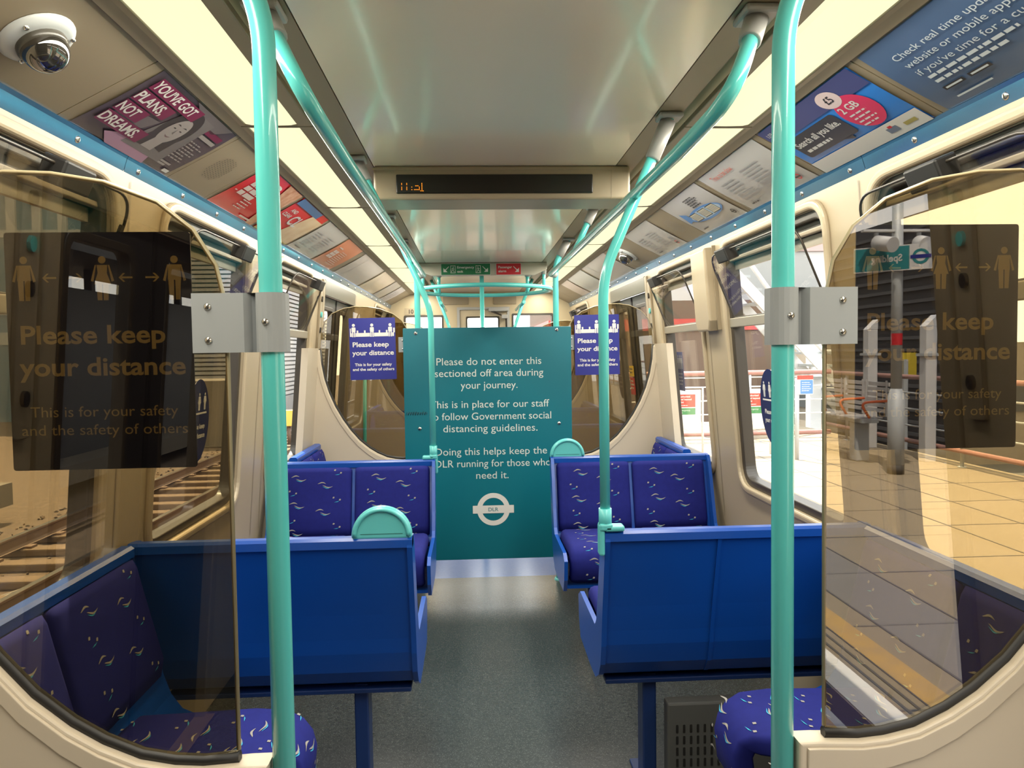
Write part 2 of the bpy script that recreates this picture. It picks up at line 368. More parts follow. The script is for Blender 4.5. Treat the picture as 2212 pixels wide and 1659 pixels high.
# windows: cream lip, rubber, fixed pane, transom, tilted hopper pane with latch
def window(n, s, y0, y1, latch_y, hop):
    w = struct(bpy.data.objects.new('window_%d' % n, None)); COL.objects.link(w); w.location = (s * 1.28, (y0 + y1) / 2, WZ0)
    bpy.context.view_layer.update()
    M = wallM(s); sg = s * 1.0
    out = lambda d: M @ Matrix.Translation((0, 0, d * s))          # d metres outward of the wall face
    R = lambda g, r: [(u, v - 0.8) for u, v in rrect(y0 + g, WZ0 + g, y1 - g, WZ1 - g, max(r - g, 0.02), 8)]
    f = MB()
    f.shape(R(-0.036, 0.11), [R(0.0, 0.11)], 0.026, CREAM, out(-0.006), bev=0.012)
    f.build('window_frame', w)
    g = MB(); g.shape(R(-0.004, 0.11), [R(0.034, 0.11)], 0.06, DARK, out(0.038), bev=0.006); g.build('rubber_seal', w)
    p = MB(); zt = 1.58
    p.shape([(u, min(v, zt - 0.81)) for u, v in R(0.02, 0.11)], [], 0.005, PANE, out(0.05)); p.build('window_pane', w)
    # dark head of the opening, with two thin metal rails
    hd = MB(); zz = WZ1 - 0.8
    hd.shape([(y0 + 0.02, zz - 0.085), (y1 - 0.02, zz - 0.085), (y1 - 0.02, zz - 0.02), (y0 + 0.02, zz - 0.02)], [], 0.02, DARK, out(0.050))
    hd.shape([(y0 + 0.01, zz - 0.082), (y1 - 0.01, zz - 0.082), (y1 - 0.01, zz - 0.064), (y0 + 0.01, zz - 0.064)], [], 0.026, CREAM_D, out(0.030), bev=0.004)
    hd.shape([(y0 + 0.02, zz - 0.125), (y1 - 0.02, zz - 0.125), (y1 - 0.02, zz - 0.085), (y0 + 0.02, zz - 0.085)], [], 0.02, ALU, out(0.055))
    hd.build('window_head', w)
    t = MB(); t.shape([(y0 + 0.0, 0.755), (y1 - 0.0, 0.755), (y1 - 0.0, 0.803), (y0 + 0.0, 0.803)], [], 0.05, ALU, out(0.028), bev=0.005); t.build('transom', w)
    # hopper pane, hinged on the transom, leaning inward at the top
    A = math.radians(23.0)
    v = Vector((-s * math.sin(A), 0, math.cos(A)))
    H = frame((s * (wx(1.603) + 0.012), 0, 1.605), (0, 1, 0), v)
    hw = MB(); hp = fillet([(y0 + 0.05, 0, 0), (y1 - 0.05, 0, 0), (y1 - 0.05, 0.335, 0), (y0 + 0.05, 0.335, 0)], [0.01, 0.01, 0.10, 0.10], 8, True)
    hp = [(q.x, q.y) for q in hp]
    hw.shape(hp, [], 0.006, HOPG, H); ho = hw.build('hopper_pane', w)
    e = MB(); e.tube([(u, v2, 0) for u, v2 in hp], 0.0045, DARK, 8, True, H); e.build('pane_edge', ho)
    e = MB(); e.shape([(y1 - 0.05, 0.0), (y1 - 0.05, 0.25), (y1 - 0.068, 0.25), (y1 - 0.068, 0.0)], [], 0.009, DARK, H); e.build('edge_strip', ho)
    l = MB(); l.box((latch_y - 0.07, 0.285, -0.03), (latch_y + 0.07, 0.352, 0.03), BLACK, H, 0.006); l.build('latch', w)
    # small hinge stays on the transom
    return w
k = 1
for s in (-1, 1):
    for i, (y0, y1) in enumerate(W_OPEN[s]):
        ly = {(-1, 0): 1.90, (-1, 1): 3.30, (-1, 2): 4.85, (1, 0): 1.90, (1, 1): 3.48, (1, 2): 4.86}[(s, i)]
        window(k, s, y0, y1, ly, True); k += 1
    window(k, s, 8.2, 9.2, 8.9, True); k += 1

# doors: two leaves each with a tall window; the right hand doors by the camera stand open
def door(n, s, y0, y1, opened):
    d = struct(bpy.data.objects.new('door_%d' % n, None)); COL.objects.link(d); d.location = (s * 1.32, (y0 + y1) / 2, 0)
    bpy.context.view_layer.update()
    M = wallM(s, 0.045); ym = (y0 + y1) / 2
    fr = MB(); g = 0.05
    Mi = wallM(s, 0.03)
    fr.shape([(y0 - 0.02, -0.98), (y0 + g, -0.98), (y0 + g, 1.10), (y1 - g, 1.10), (y1 - g, -0.98), (y1 + 0.02, -0.98), (y1 + 0.02, 1.19), (y0 - 0.02, 1.19)], [], 0.09, CREAM_D, Mi, bev=0.006)
    fr.build('door_frame', d)
    hd = MB(); Mh = wallM(s, -0.01); hd.shape([(y0 + 0.04, 1.08), (y1 - 0.04, 1.08), (y1 - 0.04, 1.19), (y0 + 0.04, 1.19)], [], 0.012, mat('dark_header', (0.09, 0.08, 0.06), 0.3), Mh, bev=0.003)
    hd.build('door_header', d)
    for a, bb in ((y0 + 0.03, ym - 0.004), (ym + 0.004, y1 - 0.03)):
        if opened: continue
        lf = MB(); win = [(u, v) for u, v in rrect(a + 0.16, -0.02, bb - 0.12, 1.00, 0.06)]
        lf.shape([(a, -0.975), (bb, -0.975), (bb, 1.09), (a, 1.09)], [win], 0.035, mat('door_leaf_dark', (0.022, 0.021, 0.022), 0.35), M, bev=0.004)
        lo = lf.build('door_leaf', d)
        sl = MB(); sl.shape([(u, v) for u, v in rrect(a + 0.145, -0.035, bb - 0.105, 1.015, 0.07)], [[(u, v) for u, v in rrect(a + 0.175, -0.005, bb - 0.135, 0.985, 0.05)]], 0.045, DARK, M, bev=0.004)
        sl.build('rubber_seal', lo)
        pn = MB(); pn.shape(win, [], 0.006, PANE, M); pn.build('door_pane', lo)
        for e in (a, bb):
            st = MB(); st.shape([(e - 0.012, -0.97), (e + 0.012, -0.97), (e + 0.012, 1.08), (e - 0.012, 1.08)], [], 0.045, BLACK, M); st.build('edge_seal', lo)
    sill = MB(); sill.sweep([(s * 1.30, FZ), (s * 1.465, FZ), (s * 1.465, FZ - 0.03), (s * 1.30, FZ - 0.03)], 'y', y0, y1, GALV); sill.sweep([(s * 1.31, FZ + 0.003), (s * 1.42, FZ + 0.003), (s * 1.42, FZ), (s * 1.31, FZ)], 'y', y0 + 0.02, y1 - 0.02, YEL); sill.build('door_sill', d)
    bt = MB(); yb = y0 - 0.07 if y0 > 3 else y1 + 0.09
    Mb = wallM(s, -0.008)
    bt.shape(rrect(yb - 0.035, 0.45, yb + 0.035, 1.14, 0.012), [], 0.016, CREAM_D, Mb, bev=0.003)
    bo = bt.build('control_strip', d)
    for z_, mm in ((1.04, DARK), (0.93, TEAL_P), (0.82, BLACK), (0.02, BLACK)):
        q = MB(); q.shape(ellipse(yb, z_ if z_ > 0.1 else 0.55, 0.014, 0.02, 16), [], 0.012, mm, wallM(s, -0.02)); q.build('button', bo)
    return d
door(1, -1, *DOORS[-1][0], False); door(2, 1, *DOORS[1][0], True); door(3, -1, *DOORS[-1][1], False); door(4, 1, *DOORS[1][1], False)

# bulkhead behind the camera and far cab wall
bw = MB(); bw.box((-1.4, YB - 0.06, FZ), (1.4, YB, 2.3), mat('dark_rear_wall', (0.014, 0.014, 0.018), 0.5)); struct(bw.build('wall_back'))  # near-black tone put in so the glass mirrors little behind the camera
cw = MB(); Mc = face_cam(0, YE, 0)
wins = [rrect(-0.99, 1.10, -0.50, 1.925, 0.02), rrect(0.42, 1.10, 0.94, 1.935, 0.02), rrect(-0.295, FZ + 0.01, 0.37, 2.02, 0.02)]
cw.shape([(-1.36, FZ), (1.36, FZ), (1.36, 2.05), (1.17, 2.2), (0.5, 2.36), (-0.5, 2.36), (-1.17, 2.2), (-1.36, 2.05)], wins, 0.06, mat('cab_wall_cream', (0.46, 0.38, 0.245), 0.45), Mc @ Matrix.Translation((0, 0, -0.03)))
struct(cw.build('wall_far'))
wk = k
for (x0, x1, zt) in ((-0.99, -0.50, 1.925), (0.42, 0.94, 1.935)):
    f = MB(); f.shape(rrect(x0 - 0.012, 1.09, x1 + 0.012, zt + 0.012, 0.02), [rrect(x0 + 0.01, 1.112, x1 - 0.01, zt - 0.012, 0.02)], 0.075, DARK, Mc @ Matrix.Translation((0, 0, -0.03)))
    w = struct(f.build('window_%d' % wk)); wk += 1
    p = MB(); p.shape(rrect(x0, 1.10, x1, zt, 0.02), [], 0.006, PANE, Mc @ Matrix.Translation((0, 0, -0.03))); p.build('window_pane', w)
d = struct(bpy.data.objects.new('door_5', None)); COL.objects.link(d); d.location = (0.04, YE, 0)
q = MB(); q.shape([(-0.275, FZ + 0.01), (0.345, FZ + 0.01), (0.345, 2.0), (-0.275, 2.0)], [rrect(-0.185, 1.10, 0.235, 1.905, 0.02)], 0.04, mat('cab_door_cream', (0.50, 0.42, 0.29), 0.45), Mc @ Matrix.Translation((0, 0, -0.02)), bev=0.004); dl = q.build('door_leaf', d)
q = MB(); q.shape(rrect(-0.195, 1.09, 0.245, 1.915, 0.02), [rrect(-0.175, 1.11, 0.225, 1.895, 0.02)], 0.05, DARK, Mc @ Matrix.Translation((0, 0, -0.02))); q.build('rubber_seal', dl)
q = MB(); q.shape(rrect(-0.19, 1.10, 0.24, 1.91, 0.02), [], 0.006, PANE, Mc @ Matrix.Translation((0, 0, -0.02))); q.build('door_pane', dl)
q = MB(); q.box((0.10, YE - 0.09, 1.975), (0.36, YE - 0.02, 2.02), GREYM, None, 0.006); q.tube([(0.14, YE - 0.07, 1.975), (0.33, YE - 0.05, 1.90), (0.335, YE - 0.03, 1.70)], 0.012, DARK, 8); q.box((0.27, YE - 0.10, 1.88), (0.35, YE - 0.02, 1.93), GREYM, None, 0.006)
q.build('door_closer', d)
q = MB(); q.shape([(-0.31, FZ), (-0.275, FZ), (-0.275, 2.0), (0.345, 2.0), (0.345, FZ), (0.38, FZ), (0.38, 2.035), (-0.31, 2.035)], [], 0.03, GREYM, Mc @ Matrix.Translation((0, 0, 0.005))); q.build('door_frame', d)
# wall panels above the cab windows
q = MB()
for x0, x1 in ((-0.49, -0.16), (0.17, 0.47)): q.shape(rrect(x0, 2.07, x1, 2.19, 0.005), [], 0.012, CREAM_D, Mc @ Matrix.Translation((0, 0, 0.006)), bev=0.003)
struct(q.build('trim_1'))
q = MB(); q.shape(rrect(-0.99, 1.945, -0.72, 2.03, 0.004), [], 0.006, CREAM, Mc @ Matrix.Translation((0, 0, 0.003))); q.text('10', -0.905, 1.96, 0.055, DARK, Mc, 0.008, bold=True)
tag(q.build('number_plate'), 'cream plate with dark number 10 above the far left cab window', 'number plate')
# ================================================================== DRAUGHT SCREENS, POLES, NOTICES
def screen(name, label, s, y, facing):
    """cream bulkhead with concave top, bronze glass above. facing = -1 towards the camera"""
    t = thing(name, label, 'screen', (s * 0.85, y, 0), 'draught screens beside the doors')
    M = frame((0, y, 0), (s, 0, 0), (0, 0, 1))
    cv = [(0.53, 0.722), (0.61, 0.718), (0.66, 0.722), (0.72, 0.735), (0.785, 0.765), (0.84, 0.80), (0.905, 0.855), (0.965, 0.925), (1.02, 1.005), (1.07, 1.095), (1.11, 1.19), (1.14, 1.29), (1.158, 1.39), (1.165, 1.49)]
    e_ = 0.008
    out = [(0.49, FZ), (wx(FZ) - e_, FZ), (wx(1.49) - e_, 1.49)] + [(u, v - 0.012) for u, v in cv[::-1]] + [(0.49, 0.71)]
    p = MB(); p.shape(out, [], 0.05, PANEL, M, bev=0.006); po = p.build('bulkhead_panel', t)
    fg = MB() if y > 3 and facing < 0 else None
    ya, yb = (y - 0.34, y - 0.025) if y > 3 and facing < 0 else (y + 0.025, y + 0.10)
    if fg: fg.add([(s * (wx(z) - q), yy, z) for yy in (ya, yb) for z in (FZ + 0.01, 1.49) for q in (0.006, 0.05)], [(0, 1, 3, 2), (4, 6, 7, 5), (0, 4, 5, 1), (2, 3, 7, 6), (0, 2, 6, 4), (1, 5, 7, 3)], PANEL); fg.build('side_flange', t)
    r = MB()
    for dz in (-0.0, 0.0):
        pass
    rim = [(u + 0.00, v - 0.035, 0.0) for u, v in cv]
    # raised lip following the curve, on both faces
    for z in (0.026, -0.026):
        lip = [(q[0], q[1] - 0.022) for q in cv]; low = [(q[0] + 0.028 * (i / 13), q[1] - 0.022 - 0.05 * (1 - i / 13) - 0.0) for i, q in enumerate(cv)]
        r.shape([(0.505, 0.70)] + lip + low[::-1] + [(0.505, 0.65)], [], 0.008, PANEL, M @ Matrix.Translation((0, 0, z)), bev=0.0025)
    r.build('panel_rim', t)
    g = MB(); g.tube([(max(u, 0.546), v - 0.005, 0) for u, v in cv], 0.011, BLACK, 8, M=M); g.build('glass_gasket', t)
    top = [(1.163, 1.50), (1.155, 1.60), (1.13, 1.672), (1.08, 1.727), (1.00, 1.762), (0.92, 1.775), (0.84, 1.772), (0.75, 1.757), (0.66, 1.722), (0.60, 1.673), (0.562, 1.61), (0.548, 1.545), (0.546, 1.49)]
    gl = MB(); outl = [(0.548, 0.728)] + [(u, v + 0.002) for u, v in cv[1:]] + top
    gl.shape(outl, [], 0.008, BRONZE, M); go = gl.build('glass_pane', t)
    e = MB(); e.tube([(u, v, 0) for u, v in [(0.548, 0.73)] + top[::-1] + [(1.164, 1.49)]], 0.0042, mat('polished_glass_edge', (0.30, 0.25, 0.15), 0.3), 8, M=M); e.build('glass_edge', go)
    return t
SY_N, SY_F, SY_G = 1.35, 5.20, 8.0
screen('draught_screen', 'bronze glass draught screen on cream bulkhead, nearest the camera on the left', -1, SY_N, -1)
screen('draught_screen', 'bronze glass draught screen on cream bulkhead, nearest the camera on the platform side', 1, SY_N, -1)
screen('draught_screen', 'bronze glass draught screen left of the teal notice board', -1, SY_F, -1)
screen('draught_screen', 'bronze glass draught screen right of the teal notice board', 1, SY_F, -1)
screen('draught_screen', 'farthest draught screen, seen through the left screen beside the board', -1, SY_G, 1)
screen('draught_screen', 'farthest draught screen, seen through the right screen beside the board', 1, SY_G, 1)

def screen_pole(label, s, y, x0, lean):
    t = thing('grab_pole', label, 'pole', (s * x0, y, 0), 'teal poles at the draught screens')
    p = MB(); r = 0.0205
    pts = fillet([(s * x0, y, FZ), (s * x0, y, 2.06), (s * (x0 + 0.095), y, ZC)], [0, 0.30, 0], 12)
    p.tube(pts, r, TEAL, 18); p.build('pole', t)
    f = MB(); f.lathe([(0.0, 0.012), (0.03, 0.012), (0.034, 0.0)], TEAL_P, Matrix.Translation((s * x0, y, FZ)), 18); f.build('floor_flange', t)
    c = MB(); d = (pts[-1] - pts[-3]).normalized(); e = pts[-1]
    c.tube([e - d * 0.14, e - d * 0.02], 0.0275, GREYM, 16); c.box((e.x - 0.042, e.y - 0.042, ZC - 0.016), (e.x + 0.042, e.y + 0.042, ZC - 0.001), GREYM, None, 0.006); c.build('ceiling_socket', t)
    # clamp bracket holding the glass
    M = frame((0, y, 0), (s, 0, 0), (0, 0, 1)); sg = 1
    b = MB(); yf = -0.012
    n = 10; prof = []
    for k in range(n + 1):
        a = PI * 1.05 - (PI * 1.12) * k / n
        prof.append((x0 + 0.027 * math.cos(a), y - 0.027 * math.sin(a)))
    outp = [(x0 - 0.027, y + 0.02)] + prof + [(x0 + 0.045, y - 0.014), (x0 + 0.135, y - 0.014)]
    inner = [(x0 + 0.135, y - 0.007), (x0 + 0.043, y - 0.007)] + [(x0 + (u - x0) * 0.82, y + (v - y) * 0.82) for u, v in prof[::-1]] + [(x0 - 0.022, y + 0.02)]
    b.sweep([(s * u, v) for u, v in outp + inner], 'z', 1.455, 1.560, BRKT); bo = b.build('clamp_bracket', t)
    for (u, v, rr, yy) in ((x0 + 0.107, 1.536, 0.0065, y - 0.014), (x0 + 0.107, 1.477, 0.0065, y - 0.014), (x0 + 0.004, 1.508, 0.006, y - 0.0272)):
        q = MB(); Ms = face_cam(s * u, yy, v)
        q.lathe([(0.0, 0.0045), (rr * 0.6, 0.004), (rr, 0.0015), (rr, 0.0)], STEEL, Ms, 14); q.box((-rr * 0.75, -0.0007, 0.0035), (rr * 0.75, 0.0007, 0.0048), DARK, Ms @ Matrix.Rotation(0.9, 4, 'Z')); q.build('screw', bo)
    return t
screen_pole('thick teal pole with grey clamp bracket at the left edge of the aisle, nearest camera', -1, SY_N, 0.467, 0)
screen_pole('thick teal pole with grey clamp bracket beside the platform windows, nearest camera', 1, SY_N, 0.467, 0)
screen_pole('teal pole rising behind the left edge of the teal notice board', -1, SY_F, 0.490, 0)
screen_pole('teal pole rising behind the right edge of the teal notice board', 1, SY_F, 0.478, 0)
def plain_pole(name, label, pts, r, rad=0):
    p = MB(); p.tube(fillet(pts, rad) if rad else pts, r, TEAL, 14); o = p.build(name); return tag(o, label, 'pole')
plain_pole('grab_pole', 'slim teal door pole seen through the bronze glass left of the board', [(-1.16, 7.02, FZ), (-1.12, 7.02, 1.55)], 0.017)

# people pictograms for the notices
def pictogram(m, u, v, h, col, M, z, skirt=False):
    k = h
    m.poly(ellipse(u, v + 0.915 * k, 0.085 * k, 0.085 * k, 18), col, M, z)
    m.poly([(u - 0.135 * k, v + 0.80 * k), (u + 0.135 * k, v + 0.80 * k), (u + 0.15 * k, v + 0.45 * k), (u - 0.15 * k, v + 0.45 * k)] if not skirt else [(u - 0.12 * k, v + 0.80 * k), (u + 0.12 * k, v + 0.80 * k), (u + 0.10 * k, v + 0.62 * k), (u + 0.19 * k, v + 0.36 * k), (u - 0.19 * k, v + 0.36 * k), (u - 0.10 * k, v + 0.62 * k)], col, M, z)
    for a in (-1, 1):
        m.poly([(u + a * 0.13 * k, v + 0.80 * k), (u + a * 0.16 * k, v + 0.80 * k), (u + a * 0.26 * k, v + 0.44 * k), (u + a * 0.20 * k, v + 0.42 * k)][::a], col, M, z)
        m.poly([(u + a * 0.015 * k, v + 0.46 * k), (u + a * 0.015 * k, v), (u + a * 0.12 * k, v), (u + a * 0.14 * k, v + 0.46 * k)][::-a], col, M, z + 0.0001)
def arrow(m, u, v, w, col, M, z, d=1):
    h = w * 0.32
    m.poly([(u - d * w / 2, v - 0.07 * w), (u + d * w * 0.42, v - 0.07 * w), (u + d * w * 0.42, v + 0.07 * w), (u - d * w / 2, v + 0.07 * w)][::d], col, M, z)
    for a in (-1, 1):
        m.poly([(u + d * w / 2, v), (u + d * w / 2 - d * 0.16 * w, v), (u + d * w * 0.02, v + a * h), (u + d * w * 0.18, v + a * h)][::d * a], col, M, z + 0.0001)
def distance_notice(label, x, y, z0, w, h, base, ink, seated, tilt=0.0):
    M = face_cam(x, y, z0) @ Matrix.Rotation(tilt, 4, 'Z'); m = MB()
    m.shape(rrect(0, 0, w, h, 0.006), [], 0.0025, base, M @ Matrix.Translation((0, 0, -0.00125)))
    e = 0.0006
    if not seated:
        for i, fx in enumerate((0.10, 0.52, 0.91)): pictogram(m, w * fx, h * 0.715, h * 0.185, ink, M, e, i == 1)
        for fx, dd in ((0.235, -1), (0.375, 1), (0.645, -1), (0.79, 1)): arrow(m, w * fx, h * 0.81, w * 0.075, ink, M, e, dd)
    else:
        m.rect(w * 0.02, h * 0.70, w * 0.97, h * 0.76, ink, M, e)
        for i in range(7):
            u = w * (0.02 + 0.158 * i); m.rect(u - w * 0.0 - (w * 0.012 if i else 0), h * 0.76, u + w * 0.022, h * (0.835 if i in (0, 6) else 0.80), ink, M, e)
        for fx in (0.10, 0.495, 0.89):
            u = w * fx; m.poly(ellipse(u, h * 0.885, w * 0.033, w * 0.033, 16), ink, M, e + 0.0004)
            m.poly(rrect(u - w * 0.052, h * 0.765, u + w * 0.052, h * 0.855, w * 0.02), base, M, e + 0.0002)
            m.poly(rrect(u - w * 0.042, h * 0.775, u + w * 0.042, h * 0.852, w * 0.02), ink, M, e + 0.0004)
            for a in (-1, 1):
                m.rect(u + a * w * 0.022 - w * 0.02, h * 0.69, u + a * w * 0.022 + w * 0.02, h * 0.78, base, M, e + 0.0003); m.rect(u + a * w * 0.022 - w * 0.013, h * 0.695, u + a * w * 0.022 + w * 0.013, h * 0.78, ink, M, e + 0.0005)
    m.text('Please keep', w * 0.46, h * 0.535, h * 0.078, ink, M, e, w=w * 0.78, bold=True)
    m.text('your distance', w * 0.505, h * 0.40, h * 0.078, ink, M, e, w=w * 0.90, bold=True)
    m.text('This is for your safety', w * 0.505, h * 0.225, h * 0.046, ink, M, e, w=w * 0.80, bold=seated)
    m.text('and the safety of others', w * 0.505, h * 0.148, h * 0.046, ink, M, e, w=w * 0.90, bold=seated)
    o = m.build('distance_notice'); return tag(o, label, 'notice', 'keep your distance notices on the screens')
INK_G = mat('gold_print', (0.50, 0.45, 0.33), 0.4)
distance_notice('dark keep your distance notice behind the near left glass screen', -0.932, SY_N + 0.012, 1.249, 0.322, 0.423, NAVYD, INK_G, False)
distance_notice('dark keep your distance notice behind the near right glass screen', 0.612, SY_N + 0.012, 1.253, 0.316, 0.424, NAVYD, INK_G, False)
distance_notice('bright blue keep your distance notice left of the teal board', -0.957, SY_F - 0.03, 1.267, 0.317, 0.426, NAVY, WHITE, True, 0.01)
distance_notice('bright blue keep your distance notice right of the teal board', 0.606, SY_F - 0.03, 1.276, 0.316, 0.421, NAVY, WHITE, True, 0.01)

# teal notice board across the aisle
BY = 5.12
t = thing('notice_board', 'large teal notice board with white text standing across the aisle', 'board', (-0.006, BY, 0))
X0, X1, ZT = -0.586, 0.571, 1.618
b = MB(); b.shape(rrect(X0, 0.006, X1, ZT, 0.008), [], 0.02, BOARD, face_cam(0, BY, 0), bev=0.002); 
M = face_cam(0, BY, 0); m = b; z = 0.0106
def bt(s, px0, px1, py):          # text line given by where it starts, ends and its baseline on the board
    m.text(s, (px0 + px1) / 2, py, 0.052, LETTER, M, z, w=px1 - px0)
SCL = (X1 - X0) / 360.0
def bx(px): return X0 + (px - 871) * SCL
def bz(py): return ZT - (py - 707) * SCL
for s, a, c, y in (('Please do not enter this', 941, 1166, 787), ('sectioned off area during', 937, 1170, 812), ('your journey.', 992, 1114, 838), ('This is in place for our staff', 926, 1182, 879),
                   ('to follow Government social', 924, 1186, 905), ('distancing guidelines.', 953, 1156, 931), ('Doing this helps keep the', 935, 1176, 981), ('DLR running for those who', 934, 1184, 1007), ('need it.', 1022, 1092, 1033)):
    bt(s, bx(a), bx(c), bz(y))
m.build('board_sheet', t)
m = MB(); cx, cz = bx(1058), bz(1100)
ro, ri = 35.5 * SCL, 25.0 * SCL
M2 = M @ Matrix.Translation((cx, cz, 0))
m.shape(ellipse(0, 0, ro, ro, 40), [ellipse(0, 0, ri, ri, 36)], 0.001, WHITE, M2 @ Matrix.Translation((0, 0, z)))
m.rect(-44.5 * SCL, -8.5 * SCL, 44.5 * SCL, 8.5 * SCL, WHITE, M2, z + 0.0012); m.text('DLR', 0, -4 * SCL, 8 * SCL, mat('grey_teal_ink', (0.10, 0.22, 0.25), 0.5), M2, z + 0.0018, w=22 * SCL, bold=True)
m.build('roundel', t)
for px, py in ((898, 718), (1200, 714), (903, 922), (1203, 916)):
    q = MB(); q.lathe([(0.0, 0.006), (0.009, 0.005), (0.013, 0.001), (0.013, 0.0)], STEEL, face_cam(bx(px), BY - 0.01, bz(py)), 14); q.lathe([(0.0, 0.0075), (0.004, 0.0072), (0.0042, 0.005)], DARK, face_cam(bx(px), BY - 0.01, bz(py)), 10); q.build('bolt', t)
q = MB(); random.seed(3)
for k in range(9):
    u = bx(874 + 5 * k); q.tube([(u, 0, bz(893)), (u + 0.008, 0, bz(886 - random.random() * 3)), (u + 0.014, 0, bz(892)), (u + 0.018, 0, bz(887))], 0.0012, INK, 5, M=Matrix.Translation((0, BY - 0.0115, 0)))
q.build('graffiti', t)

# ================================================================== SEATS
def swoosh(m, f, u, v, L, mats, ang=0.0):
    """one wave motif of the moquette laid on the surface f(u, v)"""
    def ribbon(u0, v0, L, amp, th, mt, flip):
        n = 7; top = []; bot = []
        for k in range(n + 1):
            q = k / n; x = (q - 0.5) * L; y = amp * L * math.sin(q * PI * 1.5 - 0.4) * flip; h = th * math.sin(PI * q) ** 0.8
            for (lst, d) in ((top, h), (bot, -h)):
                X = u0 + x * math.cos(ang) - (y + d) * math.sin(ang); Y = v0 + x * math.sin(ang) + (y + d) * math.cos(ang); lst.append(f(X, Y))
        vs = top + bot; o = n + 1
        m.add(vs, [(k, k + 1, o + k + 1, o + k) for k in range(n)], mt)
    ribbon(u, v, L, 0.10, 0.0030, mats[0], 1); ribbon(u + L * 0.55 * math.cos(ang) , v - 0.018, L * 0.8, 0.10, 0.0032, mats[0], -1)
    if len(mats) > 1: ribbon(u + 0.1 * L, v + 0.006, L * 0.75, 0.10, 0.0016, mats[1], 1)
def bird(m, f, u, v, L, mats, ang=0.0):
    for (du, dv, k, mt) in ((0, 0, 0.5, 0), (0.035, -0.014, 0.5, 0), (0.018, 0.010, 1.1, 1)):
        n = 4; a = ang + (0.35 if mt == 0 else 0.15)
        X, Y = u + du * math.cos(ang) - dv * math.sin(ang), v + du * math.sin(ang) + dv * math.cos(ang)
        q = [(-L * k / 2, -0.001), (-L * k * 0.1, 0.006 if mt == 0 else 0.003), (L * k / 2, 0.002), (L * k * 0.05, -0.005 if mt == 0 else 0.0)]
        pts = [f(X + x * math.cos(a) - y * math.sin(a), Y + x * math.sin(a) + y * math.cos(a)) for x, y in q]
        m.add(pts, [(0, 1, 2, 3)], mats[min(mt, len(mats) - 1)])
def cushion(width, prof, th, M, x0, edge=0.022, inset=None):
    """padded slab: side profile (f, z) of its outer surface swept across the width with rounded ends"""
    m = MB(); n = len(prof); P = [Vector((0, p[0], p[1])) for p in prof]
    nor = []
    for i in range(n):
        t = (P[min(i + 1, n - 1)] - P[max(i - 1, 0)]).normalized(); nor.append(Vector((0, -t.z, t.y)))
    cols = [(0.0, -th * 0.9), (0.004, -th * 0.35), (0.012, -0.006), (edge + 0.006, 0.0), (width - edge - 0.006, 0.0), (width - 0.012, -0.006), (width - 0.004, -th * 0.35), (width, -th * 0.9)]
    vs = []; fs = []
    ends = lambda i: (0.55 if i in (0, n - 1) else 0.0)
    for i in range(n):
        ins = inset[i] if inset else 0.0
        for (x, d) in cols:
            x = ins + x * (width - 2 * ins) / width
            vs.append(P[i] + Vector((x0 + x, 0, 0)) + nor[i] * (d - th * ends(i)))
    k = len(cols)
    for i in range(n - 1):
        for j in range(k - 1): fs.append((i * k + j, i * k + j + 1, (i + 1) * k + j + 1, (i + 1) * k + j))
    # back sheet closes it
    b0 = len(vs)
    for i in range(n):
        ins = inset[i] if inset else 0.0
        vs.append(P[i] + Vector((x0 + ins, 0, 0)) - nor[i] * th); vs.append(P[i] + Vector((x0 + width - ins, 0, 0)) - nor[i] * th)
    for i in range(n - 1):
        fs.append((b0 + 2 * i, b0 + 2 * i + 2, b0 + 2 * i + 3, b0 + 2 * i + 1)); fs.append((i * k, (i + 1) * k, b0 + 2 * i + 2, b0 + 2 * i)); fs.append((i * k + k - 1, b0 + 2 * i + 1, b0 + 2 * i + 3, (i + 1) * k + k - 1))
    for i, r in ((0, 1), (n - 1, -1)):
        loop = [i * k + j for j in range(k)] + [b0 + 2 * i + 1, b0 + 2 * i]
        fs.append(tuple(loop[::-r]))
    m.add(vs, fs, FAB, M, smooth=True)
    # length along the profile -> point, for the woven motifs
    cum = [0.0]
    for i in range(n - 1): cum.append(cum[-1] + (P[i + 1] - P[i]).length)
    def f(u, s):
        s = max(0.0, min(cum[-1] - 1e-6, s)); i = max(j for j in range(n) if cum[j] <= s and j < n - 1); q = (s - cum[i]) / (cum[i + 1] - cum[i])
        u = max(0.012, min(width - 0.012, u))
        p = P[i].lerp(P[i + 1], q) + nor[i].lerp(nor[i + 1], q).normalized() * 0.0016
        r = M @ (p + Vector((x0 + u, 0, 0))); return r
    return m, f, cum[-1]
BACK = [(0.035, 0.812), (0.052, 0.805), (0.066, 0.78), (0.085, 0.70), (0.115, 0.58), (0.140, 0.48), (0.150, 0.43)]
PAN = [(0.150, 0.440), (0.20, 0.452), (0.32, 0.455), (0.48, 0.462), (0.56, 0.462), (0.605, 0.450), (0.630, 0.425), (0.640, 0.385), (0.632, 0.30), (0.615, 0.262)]
def pattern(m, f, width, length, seed, motifs):
    rnd = random.Random(seed); v = 0.05; row = 0
    while v < length - 0.03:
        for c in range(2):
            u = (0.07 if c == 0 else width * 0.62) + (0.05 if row % 2 else 0.0) + rnd.uniform(-0.012, 0.012)
            if u > width - 0.09: u = width - 0.11
            vv = v + (0.035 if c else 0.0)
            tp = (row + c) % 2
            if tp: swoosh(m, f, u + 0.02, vv, 0.060, motifs, rnd.uniform(-0.08, 0.08))
            else: bird(m, f, u, vv, 0.028, motifs, rnd.uniform(-0.1, 0.1))
        v += 0.075; row += 1
